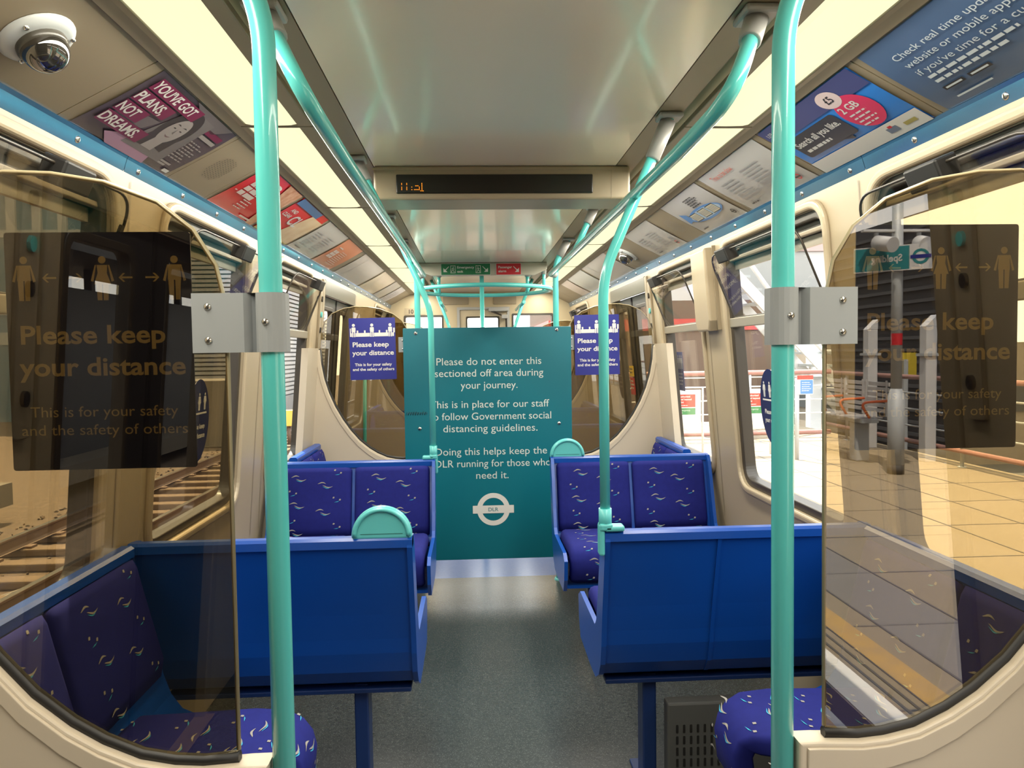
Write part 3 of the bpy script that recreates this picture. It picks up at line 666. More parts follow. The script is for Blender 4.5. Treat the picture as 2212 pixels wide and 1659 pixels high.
def seat(label, M, W, n, leg_x, group, seed, rails=True, seamed=False, foot=True, dscale=1.0, cat='seat', back=None):
    """double seat in a local frame: x across (0..W), y forward, z up; M places it"""
    loc = M @ Vector((W / 2, 0.3, 0))
    t = thing('double_seat', label, cat, loc, group)
    SH = [(-0.012, 0.828), (0.012, 0.834), (0.024, 0.828), (0.030, 0.80)]
    outer = [(0.0, 0.826), (-0.006, 0.80), (0.020, 0.70), (0.060, 0.55), (0.082, 0.455), (0.092, 0.40), (0.115, 0.325), (0.155, 0.272), (0.215, 0.244), (0.32, 0.238), (0.60, 0.246)]
    inner = [(0.60, 0.262), (0.32, 0.262), (0.225, 0.272), (0.175, 0.295), (0.14, 0.345), (0.118, 0.41), (0.108, 0.46), (0.085, 0.56), (0.045, 0.71), (0.024, 0.80), (0.022, 0.826)]
    kk = 0.80 if dscale != 1.0 else 1.0
    outer = [(a * kk if a > 0.5 else a, b) for a, b in outer]; inner = [(a * kk if a > 0.5 else a, b) for a, b in inner]
    BA, BB = back or (0.0, W)
    s = MB(); s.sweep(outer + inner, 'x', 0.012, W - 0.012, BLUE, M)
    if back:
        for xa, xb in ((BA, 0.0), (W, BB)):
            if xb - xa > 0.02: s.sweep(outer[:9] + inner[2:], 'x', xa + 0.012, xb + (0.012 if xb == 0.0 else -0.012), BLUE, M)
    so = s.build('shell', t)
    # moulded border: top roll and end cheeks
    e = MB(); e.sweep([(-0.016, 0.800), (-0.016, 0.826), (-0.006, 0.835), (0.024, 0.835), (0.034, 0.826), (0.034, 0.800)], 'x', BA, BB, BLUE, M)
    e.build('top_roll', t)
    for x in ((0.0, W - 0.018) if dscale == 1.0 else ()):
        c = MB(); big = [(a - 0.012 if i < 8 else a, b - (0.012 if i >= 8 else 0)) for i, (a, b) in enumerate(outer)]
        low = [(0.655 * dscale, 0.40), (0.60 * dscale, 0.43), (0.22, 0.43), (0.185, 0.46), (0.15, 0.56), (0.10, 0.72), (0.072, 0.80), (0.05, 0.832), (0.0, 0.832)]
        c.sweep(big + [(0.64 * dscale, 0.30)] + low, 'x', x, x + 0.018, BLUE, M); c.build('end_cheek', t)
    if seamed:
        q = MB(); q.sweep([(a - 0.006, b) for a, b in outer[:8]] + [(a + 0.004, b) for a, b in outer[:8][::-1]], 'x', W * 0.42, W * 0.42 + 0.014, BLUE, M); q.build('seam_strip', so)
    gap = 0.016; cw = (W - 0.036 - gap * (n + 1)) / n
    for k in range(n):
        x0 = 0.018 + gap + k * (cw + gap)
        bk = [(a, b) for a, b in BACK]; pn = [(0.15 + (a - 0.15) * dscale, b) for a, b in PAN]
        cb = (BB - BA - 0.036 - gap * (n + 1)) / n
        m1, f1, L1 = cushion(cb, bk, 0.035, M, BA + 0.018 + gap + k * (cb + gap))
        pattern(m1, f1, cb, L1, seed * 10 + k, [W_WHITE, W_TEAL]); bo = m1.build('back_cushion', t)
        m2, f2, L2 = cushion(cw, pn, 0.05, M, x0, inset=None if dscale == 1.0 else [0, 0, 0, 0.004, 0.022, 0.05, 0.07, 0.075, 0.07, 0.07])
        pattern(m2, f2, cw, L2, seed * 10 + 5 + k, [W_WHITE, W_TEAL]); m2.build('seat_cushion', t)
    if foot:
        lg = MB(); lg.box((leg_x - 0.026, 0.20, FZ + 0.012), (leg_x + 0.026, 0.29, 0.243), BLUE_D, M, 0.006); lg.box((leg_x - 0.045, 0.14, FZ), (leg_x + 0.045, 0.36, FZ + 0.014), BLUE_D, M, 0.005); lg.box((0.03, 0.17, 0.222), (W - 0.03, 0.34, 0.24), BLUE_D, M, 0.004)
        lg.build('leg', t)
    return t
def seat_M(x, y, facing):
    """facing: '+y', '-y', '+x', '-x'; (x, y) = back line start so that local x runs along it"""
    u = {'+y': (1, 0, 0), '-y': (-1, 0, 0), '+x': (0, -1, 0), '-x': (0, 1, 0)}[facing]
    f = {'+y': (0, 1, 0), '-y': (0, -1, 0), '+x': (1, 0, 0), '-x': (-1, 0, 0)}[facing]
    return Matrix(((u[0], f[0], 0, x), (u[1], f[1], 0, y), (0, 0, 1, 0), (0, 0, 0, 1)))
G1 = 'blue double seats across the car'; G2 = 'blue double seats along the windows'
SW = 0.93
nl = seat('blue double seat seen from behind, left of the aisle, half disc handle on its corner', seat_M(-0.322 - SW, 2.48, '+y'), SW, 2, SW - 0.215, G1, 1)
nr = seat('blue double seat seen from behind, right of the aisle, pole socket on its corner', seat_M(0.328, 2.48, '+y'), SW, 2, 0.20, G1, 2, seamed=True)
fl_ = seat('double seat facing the camera left of the teal board, pole socket on its corner', seat_M(-0.335, 4.28, '-y'), SW, 2, 0.20, G1, 3)
fr_ = seat('double seat facing the camera right of the teal board, half disc handle on its corner', seat_M(0.328 + SW, 4.28, '-y'), SW, 2, SW - 0.2, G1, 4)
seat('window seat facing the aisle, behind the near left glass screen', seat_M(-1.255, 2.13, '+x'), 0.73, 2, 0.36, G2, 5, foot=True, dscale=1.13, back=(-0.32, 0.73))
seat('window seat facing the aisle, behind the near right glass screen', seat_M(1.255, 1.40, '-x'), 0.73, 2, 0.36, G2, 6, foot=True, dscale=1.13, back=(0.0, 1.05))
seat('far window seat below the left draught screen, only its back showing', seat_M(-1.20, 5.14, '+x'), 0.68, 2, 0.36, G2, 7, foot=True, dscale=1.05)
seat('far window seat below the right draught screen, only its back showing', seat_M(1.20, 4.46, '-x'), 0.68, 2, 0.36, G2, 8, foot=True, dscale=1.05)
def half_disc(parent, x, y, s):
    m = MB(); M = frame((x, y, 0.834), (s, 0, 0), (0, 0, 1))
    R = 0.101; o = ellipse(0, 0.004, R, 0.101, 25, 0, PI) ; o = [(R - 0.004, -0.006)] + o + [(-R + 0.004, -0.006)]
    m.shape(o, [], 0.032, TEAL_P, M, bev=0.009)
    ring = [(R * 0.80 * math.cos(a), 0.004 + 0.083 * math.sin(a), 0) for a in [PI * k / 24 for k in range(25)]]
    for z in (0.017, -0.017): m.tube([(R * 0.885 * math.cos(PI * k / 24), 0.006 + 0.088 * math.sin(PI * k / 24), z) for k in range(25)], 0.0075, TEAL_P, 8, M=M)
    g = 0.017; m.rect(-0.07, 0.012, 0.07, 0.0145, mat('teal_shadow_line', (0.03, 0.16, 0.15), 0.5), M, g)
    ho = m.build('half_disc_handle', parent); tag(ho, 'turquoise half disc grab handle')
half_disc(nl, -0.4235, 2.485, 1); half_disc(fr_, 0.43, 4.275, 1)

# seat poles with their T sockets
def seat_pole(label, s, x0, y, parent):
    t = thing('grab_pole', label, 'pole', (s * x0, y, 0.8), 'teal poles rising from seat corners')
    p = MB(); pts = fillet([(s * x0, y, 0.86), (s * x0, y, 1.70), (s * (x0 + 0.245), y, 2.265)], [0, 0.42, 0], 12)
    p.tube(pts[:-1] + [Vector((s * (x0 + 0.228), y, ZC - 0.01))], 0.0175, TEAL, 16); p.build('pole', t)
    q = MB(); q.tube([(s * x0, y, 0.838), (s * x0, y, 0.912)], 0.0222, TEAL_P, 16)
    q.box((s * x0 - 0.022, y - 0.026, 0.838), (s * x0 + 0.022, y + 0.026, 0.862), TEAL_P, None, 0.006)
    xa, xb = sorted((s * (x0 - 0.005), s * (x0 + 0.063))); q.box((xa, y - 0.026, 0.835), (xb, y + 0.026, 0.855), TEAL_P, None, 0.007)
    xa, xb = sorted((s * (x0 - 0.024), s * (x0 - 0.004))); q.box((xa, y - 0.022, 0.752), (xb, y + 0.022, 0.86), TEAL_P, None, 0.007)
    q.build('seat_socket', t)
    c = MB(); d = Vector((s * 0.228, 0, 0.535)).normalized(); e = Vector((s * (x0 + 0.228), y, ZC - 0.012))
    d = (pts[-1] - pts[-2]).normalized(); c.tube([e - d * 0.15, e - d * 0.145, e - d * 0.01], [0.0215, 0.0245, 0.026], GREYM, 16); c.box((e.x - 0.04, y - 0.04, ZC - 0.018), (e.x + 0.04, y + 0.04, ZC - 0.001), GREYM, None, 0.007); c.build('ceiling_socket', t)
    return t
seat_pole('slim teal pole on the corner of the right seat back, bending to the ceiling', 1, 0.332, 2.482, nr)
seat_pole('slim teal pole on the corner of the far left seat, in front of the board', -1, 0.347, 4.278, fl_)

# overhead handrails
def handrail(label, s, hangers):
    t = thing('overhead_handrail', label, 'handrail', (s * 0.44, 3.2, 1.97), 'overhead handrails')
    r = MB(); path = fillet([(s * 0.565, 1.73, ZC - 0.015), (s * 0.452, 1.60, 1.985), (s * 0.44, 1.76, 1.966), (s * 0.44, 5.15, 1.98)], [0, 0.13, 0.10, 0], 10)
    path = fillet([(s * 0.565, 1.73, ZC - 0.015), (s * 0.448, 1.55, 1.985), (s * 0.44, 1.95, 1.966), (s * 0.44, 5.15, 1.98)], [0, 0.16, 0, 0], 14)
    r.tube(path, 0.0185, TEAL, 16); r.build('rail', t)
    c = MB(); d = (path[0] - path[1]).normalized(); e = path[0]
    c.tube([e - d * 0.11, e - d * 0.105, e], [0.023, 0.026, 0.028], GREYM, 16); c.box((e.x - 0.042, e.y - 0.05, ZC - 0.02), (e.x + 0.042, e.y + 0.05, ZC - 0.001), GREYM, None, 0.008); c.build('ceiling_socket', t)
    for y in hangers:
        h = MB(); a = Vector((s * 0.562, y, ZC - 0.012)); b = Vector((s * 0.445, y - 0.05, 1.975)); d = (a - b).normalized()
        h.tube([b, a], 0.0165, TEAL, 14); ho = h.build('hanger', t)
        c = MB(); c.tube([a - d * 0.10, a - d * 0.095, a], [0.021, 0.024, 0.026], GREYM, 14); c.box((a.x - 0.04, y - 0.045, ZC - 0.018), (a.x + 0.04, y + 0.045, ZC - 0.001), GREYM, None, 0.007); c.build('ceiling_socket', ho)
    e = MB(); e.tube([(s * 0.44, 5.12, 1.98), (s * 0.472, 5.17, 1.98)], 0.022, GREYM, 14); e.build('end_bracket', t)
handrail('long teal overhead handrail along the left luminaires', -1, [3.03])
handrail('long teal overhead handrail along the luminaires on the platform side', 1, [4.04])

# hoop rail and centre pole of the far vestibule
t = thing('hoop_rail', 'teal oval hoop rail under the ceiling beyond the exit sign', 'handrail', (0, 6.69, 2.0))
h = MB(); h.tube([(0.60 * math.cos(a), 6.69 + 0.575 * math.sin(a), 2.0) for a in [2 * PI * k / 48 for k in range(48)]], 0.0185, TEAL, 12, True); h.build('hoop', t)
for x, y in ((-0.42, 7.09), (0.42, 7.09), (-0.56, 6.9), (0.56, 6.9)):
    q = MB(); q.tube([(x, y, 2.0), (x, y, ZC)], 0.016, TEAL, 12); qo = q.build('hanger', t)
    q = MB(); q.tube([(x, y, 2.16), (x, y, ZC)], 0.024, GREYM, 12); q.build('ceiling_socket', qo)
plain_pole('grab_pole', 'teal floor to ceiling pole in the middle of the far vestibule', [(-0.02, 6.69, FZ), (-0.02, 6.69, ZC)], 0.0195)
for s, w in ((-1, 'left'), (1, 'right')):
    p = MB(); p.tube(fillet([(s * 0.36, 8.45, 0.86), (s * 0.36, 8.45, 1.70), (s * 0.55, 8.45, ZC)], 0.4, 10), 0.0185, TEAL, 12)
    tag(p.build('grab_pole'), 'teal bent pole beyond the board, %s of the cab door window' % w, 'pole')
    p = MB(); p.tube([(s * 0.44, 7.85, 1.97), (s * 0.44, 9.3, 1.97)], 0.0185, TEAL, 12); p.tube([(s * 0.44, 8.1, 1.97), (s * 0.55, 8.1, ZC)], 0.0165, TEAL, 12)
    tag(p.build('overhead_handrail'), 'short far overhead handrail near the cab wall, %s side' % w, 'handrail')
# ================================================================== CEILING LIGHTS
ORD = {0: 'overhead behind the camera', 1: 'nearest the camera', 2: 'second from the camera', 3: 'third from the camera', 4: 'fourth from the camera', 5: 'fifth from the camera', 6: 'last before the cab wall'}
BND = [-0.25, 1.15, 2.55, 3.95, 5.35, 6.75, 8.15, 9.65]
for s in (-1, 1):
    row = 'left row' if s < 0 else 'platform side row'
    for i in range(7):
        y0, y1 = BND[i] + 0.004, BND[i + 1] - 0.004
        t = thing('ceiling_light', 'cream glowing ceiling light in the %s, %s' % (row, ORD[i]), 'light', (s * 0.765, (y0 + y1) / 2, 2.22), 'fluorescent ceiling lights')
        f = MB(); M = frame((0, 0, 2.214), (s, 0, 0), (0, -s, 0))     # looking up from below
        f.shape([(0.632, -s * y0), (0.884, -s * y0), (0.884, -s * y1), (0.632, -s * y1)], [[(0.680, -s * (y0 + 0.012)), (0.850, -s * (y0 + 0.012)), (0.850, -s * (y1 - 0.012)), (0.680, -s * (y1 - 0.012))]], 0.02, CREAM_D, M @ Matrix.Translation((0, 0, -0.008)), bev=0.003)
        f.build('light_frame', t)
        d = MB(); prof = [(0.677, 2.226), (0.682, 2.216), (0.70, 2.2125), (0.765, 2.211), (0.83, 2.2125), (0.848, 2.216), (0.853, 2.226)]
        d.sweep([(s * a, b) for a, b in prof], 'y', y0 + 0.010, y1 - 0.010, LENS, smooth=False); d.build('diffuser', t)
        ld = bpy.data.lights.new('tube_light', 'AREA'); ld.shape = 'RECTANGLE'; ld.size = 0.16; ld.size_y = y1 - y0 - 0.04; ld.energy = 7.2; ld.color = (1.0, 0.93, 0.78)
        lo = bpy.data.objects.new('tube_light', ld); COL.objects.link(lo); lo.parent = t; lo.location = (0, 0, 2.208 - 2.22)

# ================================================================== ADVERTS IN THE COVE
PH = CH
def advert(s, ya, yb, label, bgm, draw, v0=0.012, v1=None, name='advert_card', cat='advert'):
    w = yb - ya; v1 = v1 or CH - 0.010
    M = cove(s, ya if s < 0 else yb) @ Matrix.Translation((0, 0, 0.0006))
    m = MB(); h = v1 - v0
    M = M @ Matrix.Translation((0, v0, 0))
    n = 8; vs = []; fs = []
    for k in range(n + 1):                                            # card bows very slightly out of its channel
        b = 0.004 * math.sin(PI * k / n)
        vs += [(0, h * k / n, b), (w, h * k / n, b)]
    for k in range(n): fs.append((2 * k, 2 * k + 1, 2 * k + 3, 2 * k + 2))
    m.add(vs, fs, bgm, M)
    Z = 0.0052
    draw(m, M, w, h, Z)
    o = m.build(name); return tag(o, label, cat, 'advert cards over the windows')
def lines(m, M, u, v, w, n, dv, th, col, z, seed=1, align='L'):
    r = random.Random(seed)
    for k in range(n):
        ww = w * r.uniform(0.65, 1.0); uu = u if align == 'L' else u - ww
        x = uu
        while x < uu + ww:
            q = min(r.uniform(0.010, 0.035), uu + ww - x); m.rect(x, v - k * dv, x + q, v - k * dv + th, col, M, z); x += q + 0.006
def card_dreams(m, M, w, h, z):
    gm = mat('grey_print_light', (0.15, 0.135, 0.135), 0.3); pk = mat('pink_print', (0.36, 0.20, 0.30), 0.3); mar = mat('maroon_print', (0.16, 0.012, 0.055), 0.3)
    sk = mat('grey_portrait', (0.30, 0.27, 0.26), 0.3); hr = mat('dark_portrait_hair', (0.035, 0.028, 0.03), 0.3); br = mat('soft_grey_print', (0.13, 0.11, 0.115), 0.3)
    m.poly([(w * 0.30, 0), (w * 0.70, 0), (w * 0.62, h * 0.34), (w * 0.40, h * 0.30), (w * 0.2, h * 0.12)], pk, M, z)
    m.poly([(w * 0.40, h), (w * 0.92, h), (w * 0.80, h * 0.80), (w * 0.55, h * 0.88)], br, M, z); m.poly([(w * 0.05, h * 0.30), (w * 0.35, h * 0.35), (w * 0.40, h * 0.55), (w * 0.15, h * 0.50)], br, M, z)
    # portrait: hair, neck, face with eyes, nose, mouth
    m.poly([(w * 0.36, h * 0.12), (w * 0.78, h * 0.12), (w * 0.74, h * 0.90), (w * 0.46, h * 0.92)], gm, M, z + 0.0003); m.poly(ellipse(w * 0.555, h * 0.58, w * 0.135, h * 0.34, 26), hr, M, z + 0.0004); m.poly([(w * 0.42, h * 0.20), (w * 0.52, h * 0.20), (w * 0.52, h * 0.58), (w * 0.445, h * 0.55)], hr, M, z + 0.0005); m.poly([(w * 0.60, h * 0.26), (w * 0.685, h * 0.24), (w * 0.675, h * 0.6), (w * 0.6, h * 0.5)], hr, M, z + 0.0005)
    m.poly([(w * 0.50, h * 0.20), (w * 0.61, h * 0.20), (w * 0.60, h * 0.42), (w * 0.51, h * 0.42)], sk, M, z + 0.0007); m.poly(ellipse(w * 0.556, h * 0.555, w * 0.082, h * 0.225, 26), sk, M, z + 0.0009)
    for a in (-1, 1):
        m.poly(ellipse(w * (0.556 + a * 0.034), h * 0.60, w * 0.012, h * 0.009, 12), hr, M, z + 0.0011); m.poly([(w * (0.556 + a * 0.012), h * 0.655), (w * (0.556 + a * 0.055), h * 0.66), (w * (0.556 + a * 0.034), h * 0.675)][::a], hr, M, z + 0.0011)
    m.poly([(w * 0.525, h * 0.475), (w * 0.54, h * 0.452), (w * 0.556, h * 0.444), (w * 0.572, h * 0.452), (w * 0.587, h * 0.475), (w * 0.556, h * 0.463)], mat('lip_print', (0.16, 0.10, 0.11), 0.3), M, z + 0.0011); m.poly([(w * 0.55, h * 0.53), (w * 0.572, h * 0.515), (w * 0.556, h * 0.61)], gm, M, z + 0.0011)
    for tx, u, v, tw in (("YOU'VE GOT", 0.05, 0.80, 0.44), ('PLANS,', 0.05, 0.605, 0.27), ('NOT', 0.05, 0.41, 0.165), ('DREAMS.', 0.05, 0.215, 0.34)):
        m.rect(w * (u - 0.005), h * (v - 0.03), w * (u + tw + 0.06), h * (v + 0.145), mar, M, z + 0.0012); m.text(tx, w * u, h * v, h * 0.125, WHITE, M, z + 0.0018, w=w * tw, align='L', bold=True)
    m.rect(w * 0.70, h * 0.76, w * 0.95, h * 0.84, mar, M, z); m.rect(w * 0.70, h * 0.68, w * 0.95, h * 0.735, sk, M, z)
    lines(m, M, w * 0.71, h * 0.58, w * 0.24, 8, h * 0.045, h * 0.018, sk, z, 4); m.rect(w * 0.70, h * 0.12, w * 0.86, h * 0.15, sk, M, z); m.rect(w * 0.70, h * 0.16, w * 0.90, h * 0.19, sk, M, z); m.rect(w * 0.90, h * 0.05, w * 0.97, h * 0.10, WHITE, M, z)
advert(-1, 2.035, 2.63, 'dark purple advert card with a woman and YOU\'VE GOT PLANS wording, left cove', mat('dark_purple_print', (0.055, 0.042, 0.05), 0.28, noise=(6, 0.3, (0.09, 0.065, 0.08))), card_dreams)
def card_red(m, M, w, h, z):
    pk = mat('pale_pink_print', (0.62, 0.52, 0.48), 0.3); cp = mat('copper_print', (0.45, 0.20, 0.10), 0.25, noise=(30, 0.2, (0.62, 0.36, 0.22)))
    m.poly([(w * 0.86, h * 0.0), (w, 0), (w, h), (w * 0.60, h), (w * 0.72, h * 0.62)], cp, M, z)
    for r_, segs in enumerate((((0.0, 0.09), (0.105, 0.19), (0.205, 0.30), (0.315, 0.40)), ((0.0, 0.11), (0.125, 0.26), (0.275, 0.35)), ((0.0, 0.10), (0.12, 0.31)))):
        for a, b in segs: m.rect(w * (0.12 + a), h * (0.60 - 0.115 * r_), w * (0.12 + b), h * (0.69 - 0.115 * r_), pk, M, z + 0.0004)
    m.poly(ellipse(w * 0.48, h * 0.83, w * 0.10, h * 0.055, 18), WHITE, M, z + 0.0006)
    for a in (-1, 1): m.tube([(w * 0.40, h * 0.83, z), (w * 0.345, h * (0.83 + a * 0.05), z), (w * 0.30, h * (0.83 + a * 0.03), z)], 0.0016, WHITE, 5, M=M)
    lines(m, M, w * 0.34, h * 0.33, w * 0.25, 4, h * 0.06, h * 0.022, pk, z, 8); lines(m, M, w * 0.05, h * 0.40, w * 0.06, 1, h * 0.05, h * 0.02, pk, z, 9); m.rect(w * 0.62, h * 0.05, w * 0.86, h * 0.085, pk, M, z + 0.0005)
advert(-1, 3.045, 3.61, 'bright red advert card with white text blocks, left cove beside the thick pole', mat('advert_red', (0.60, 0.025, 0.03), 0.22), card_red)
def card_cl(m, M, w, h, z):
    bl = mat('blue_band_print', (0.06, 0.15, 0.33), 0.25); tan = mat('tan_print', (0.62, 0.44, 0.28), 0.25, noise=(12, 0.25, (0.72, 0.56, 0.38))); orr = mat('orange_band_print', (0.55, 0.20, 0.05), 0.25)
    m.rect(0, h * 0.84, w * 0.72, h, bl, M, z); m.poly([(w * 0.60, h * 0.84), (w, h * 0.84), (w, 0.0), (w * 0.42, 0)], tan, M, z + 0.0002); m.rect(0, 0, w * 0.45, h * 0.2, orr, M, z + 0.0001); m.rect(0, 0, w, h * 0.04, mat('olive_print', (0.35, 0.30, 0.08), 0.3), M, z + 0.0003)
    m.text('AND', w * 0.10, h * 0.66, h * 0.085, LETTER, M, z + 0.0006, align='L', w=w * 0.16, bold=True); m.text('CLEAR', w * 0.05, h * 0.52, h * 0.085, LETTER, M, z + 0.0006, align='L', w=w * 0.22, bold=True)
    m.text('CL', w * 0.32, h * 0.42, h * 0.26, WHITE, M, z + 0.0006, align='L', w=w * 0.27, bold=True)
advert(-1, 3.66, 4.26, 'red and orange advert card with large letters CL, left cove', mat('advert_red', (0.60, 0.025, 0.03), 0.22), card_cl)
def card_text(seed, head=None, logo=False, ink=None):
    def f(m, M, w, h, z):
        c = ink or GREYI
        if head: m.text(head[0], w * head[2], h * head[3], h * head[4], head[1], M, z + 0.0005, w=w * head[5], align='L')
        lines(m, M, w * 0.12, h * 0.66, w * 0.30, 7, h * 0.075, h * 0.022, c, z, seed); lines(m, M, w * 0.50, h * 0.70, w * 0.32, 8, h * 0.07, h * 0.02, c, z, seed + 1); lines(m, M, w * 0.12, h * 0.10, w * 0.2, 1, h * 0.05, h * 0.025, INK, z, seed + 2)
        if logo:
            ru, rv = w * 0.88, h * 0.16
            M2 = M @ Matrix.Translation((ru, rv, z + 0.0006)); m.shape(ellipse(0, 0, 0.017, 0.017, 24), [ellipse(0, 0, 0.011, 0.011, 20)], 0.0004, logo, M2); m.rect(-0.022, -0.0035, 0.022, 0.0035, INK, M2, 0.0006)
            for k in range(3): m.rect(ru - 0.03 + 0.0, rv + 0.03 + 0.011 * k, ru + 0.02 + 0.005 * k, rv + 0.035 + 0.011 * k, GREYI, M, z)
    return f
advert(-1, 4.31, 4.92, 'grey and white timetable card in the left cove before the salmon card', PAPER, card_text(21))
def card_salmon(m, M, w, h, z):
    pk = mat('pale_pink_print', (0.62, 0.52, 0.48), 0.3)
    for r_, segs in enumerate((((0.0, 0.10), (0.115, 0.21)), ((0.0, 0.12), (0.135, 0.22)), ((0.0, 0.11), (0.125, 0.23)))):
        for a, b in segs: m.rect(w * (0.12 + a), h * (0.50 - 0.10 * r_), w * (0.12 + b), h * (0.585 - 0.10 * r_), pk, M, z + 0.0004)
    m.rect(w * 0.12, h * 0.68, w * 0.30, h * 0.715, pk, M, z); lines(m, M, w * 0.42, h * 0.62, w * 0.42, 9, h * 0.06, h * 0.02, pk, z, 31)
advert(-1, 4.965, 5.56, 'salmon orange advert card in the left cove', mat('salmon_print', (0.58, 0.21, 0.12), 0.25), card_salmon)
def plain(m, M, w, h, z): m.rect(w * 0.22, h * 0.0, w * 0.226, h, GREYI, M, z)
advert(-1, 5.72, 6.86, 'long plain white card above the far left doors', PAPER, plain)
advert(-1, 6.95, 7.86, 'plain cream card with a glossy sheen in the far left cove', mat('cream_card', (0.62, 0.54, 0.42), 0.2), plain)
advert(-1, 7.94, 8.46, 'small white card in the far left cove near the cab', PAPER, plain)
advert(-1, 8.54, 9.05, 'last pale lilac card of the left cove, against the cab wall', mat('lilac_card', (0.56, 0.55, 0.62), 0.25), card_text(61))
def card_check(m, M, w, h, z):
    lt = mat('pale_blue_ink', (0.58, 0.64, 0.68), 0.35)
    for i, tx in enumerate(('Check real time updates via our', 'website or mobile apps and see', "if you've time for a cuppa")):
        m.text(tx, w * 0.09, h * (0.735 - 0.125 * i), h * 0.075, lt, M, z + 0.0004, align='L', w=w * (0.60, 0.60, 0.50)[i])
    lines(m, M, w * 0.10, h * 0.405, w * 0.42, 1, h * 0.07, h * 0.035, lt, z, 5); lines(m, M, w * 0.10, h * 0.33, w * 0.32, 1, h * 0.07, h * 0.035, lt, z, 6)
    M2 = M @ Matrix.Translation((w * 0.56, h * 0.42, z)); m.shape(ellipse(0, 0, 0.012, 0.012, 20), [ellipse(0, 0, 0.008, 0.008, 16)], 0.0004, lt, M2); m.rect(-0.017, -0.0025, 0.017, 0.0025, lt, M2, 0.0006)
    for a in (0.09, 0.20): m.rect(w * a, h * 0.215, w * (a + 0.09), h * 0.265, INK, M, z); m.rect(w * (a + 0.01), h * 0.23, w * (a + 0.08), h * 0.25, lt, M, z + 0.0004)
    m.rect(w * 0.09, h * 0.09, w * 0.24, h * 0.11, lt, M, z)
    cup = mat('white_cup_print', (0.66, 0.64, 0.62), 0.3); m.poly(ellipse(w * 0.86, h * 0.62, w * 0.13, h * 0.26, 26), cup, M, z + 0.0003); m.poly(ellipse(w * 0.80, h * 0.42, w * 0.085, h * 0.10, 22), cup, M, z + 0.0004); m.poly(ellipse(w * 0.84, h * 0.80, w * 0.09, h * 0.07, 22), mat('tea_print', (0.40, 0.17, 0.08), 0.3), M, z + 0.0006)
advert(1, 1.08, 1.925, 'large slate blue advert card with Check real time updates text, right cove nearest camera', mat('slate_blue_print', (0.055, 0.11, 0.21), 0.28, noise=(3, 0.3, (0.09, 0.14, 0.25))), card_check)
def card_bubble(m, M, w, h, z):
    dk = mat('charcoal_print', (0.03, 0.03, 0.038), 0.3); cr = mat('crimson_print', (0.62, 0.03, 0.10), 0.28); nv = mat('indigo_print', (0.05, 0.06, 0.18), 0.3)
    m.rect(0, h * 0.72, w, h, nv, M, z); m.rect(0, 0, w, h * 0.22, WHITE, M, z)
    m.poly(rrect(w * 0.08, h * 0.30, w * 0.60, h * 0.68, h * 0.06), dk, M, z + 0.0004); m.poly([(w * 0.44, h * 0.31), (w * 0.53, h * 0.31), (w * 0.52, h * 0.24)], dk, M, z + 0.0004)
    m.text('Search all you like.', w * 0.11, h * 0.50, h * 0.10, WHITE, M, z + 0.0008, align='L', w=w * 0.46, bold=True); lines(m, M, w * 0.13, h * 0.38, w * 0.38, 1, h * 0.05, h * 0.045, WHITE, z + 0.0008, 14)
    m.poly(ellipse(w * 0.76, h * 0.52, w * 0.135, h * 0.27, 28), cr, M, z + 0.0005); m.poly(ellipse(w * 0.70, h * 0.82, w * 0.085, h * 0.13, 24), mat('blush_print', (0.62, 0.50, 0.50), 0.3), M, z + 0.0008)
    m.text('£5', w * 0.70, h * 0.775, h * 0.10, INK, M, z + 0.0012, bold=True); m.text('2 GB', w * 0.66, h * 0.575, h * 0.10, WHITE, M, z + 0.001, align='L', w=w * 0.15, bold=True); lines(m, M, w * 0.67, h * 0.50, w * 0.17, 4, h * 0.06, h * 0.022, WHITE, z + 0.001, 12)
    m.text('LEBARA', w * 0.04, h * 0.86, h * 0.06, WHITE, M, z + 0.0006, align='L', w=w * 0.15); m.rect(w * 0.72, h * 0.07, w * 0.80, h * 0.15, mat('slate_ink', (0.12, 0.16, 0.24), 0.3), M, z + 0.0006); m.rect(w * 0.745, h * 0.14, w * 0.775, h * 0.175, RED, M, z + 0.0007); m.rect(w * 0.85, h * 0.08, w * 0.94, h * 0.13, mat('olive_print', (0.35, 0.30, 0.08), 0.3), M, z + 0.0006)
advert(1, 1.985, 2.60, 'bright blue advert card with crimson blob, £5 and dark speech bubble, right cove', mat('advert_blue', (0.03, 0.20, 0.62), 0.22), card_bubble)
advert(1, 2.665, 3.30, 'white poem card headed in red Time to be slow, right cove', PAPER, card_text(41, ('Time to be slow', mat('brick_red_ink', (0.48, 0.10, 0.07), 0.4), 0.14, 0.80, 0.11, 0.36), RED))
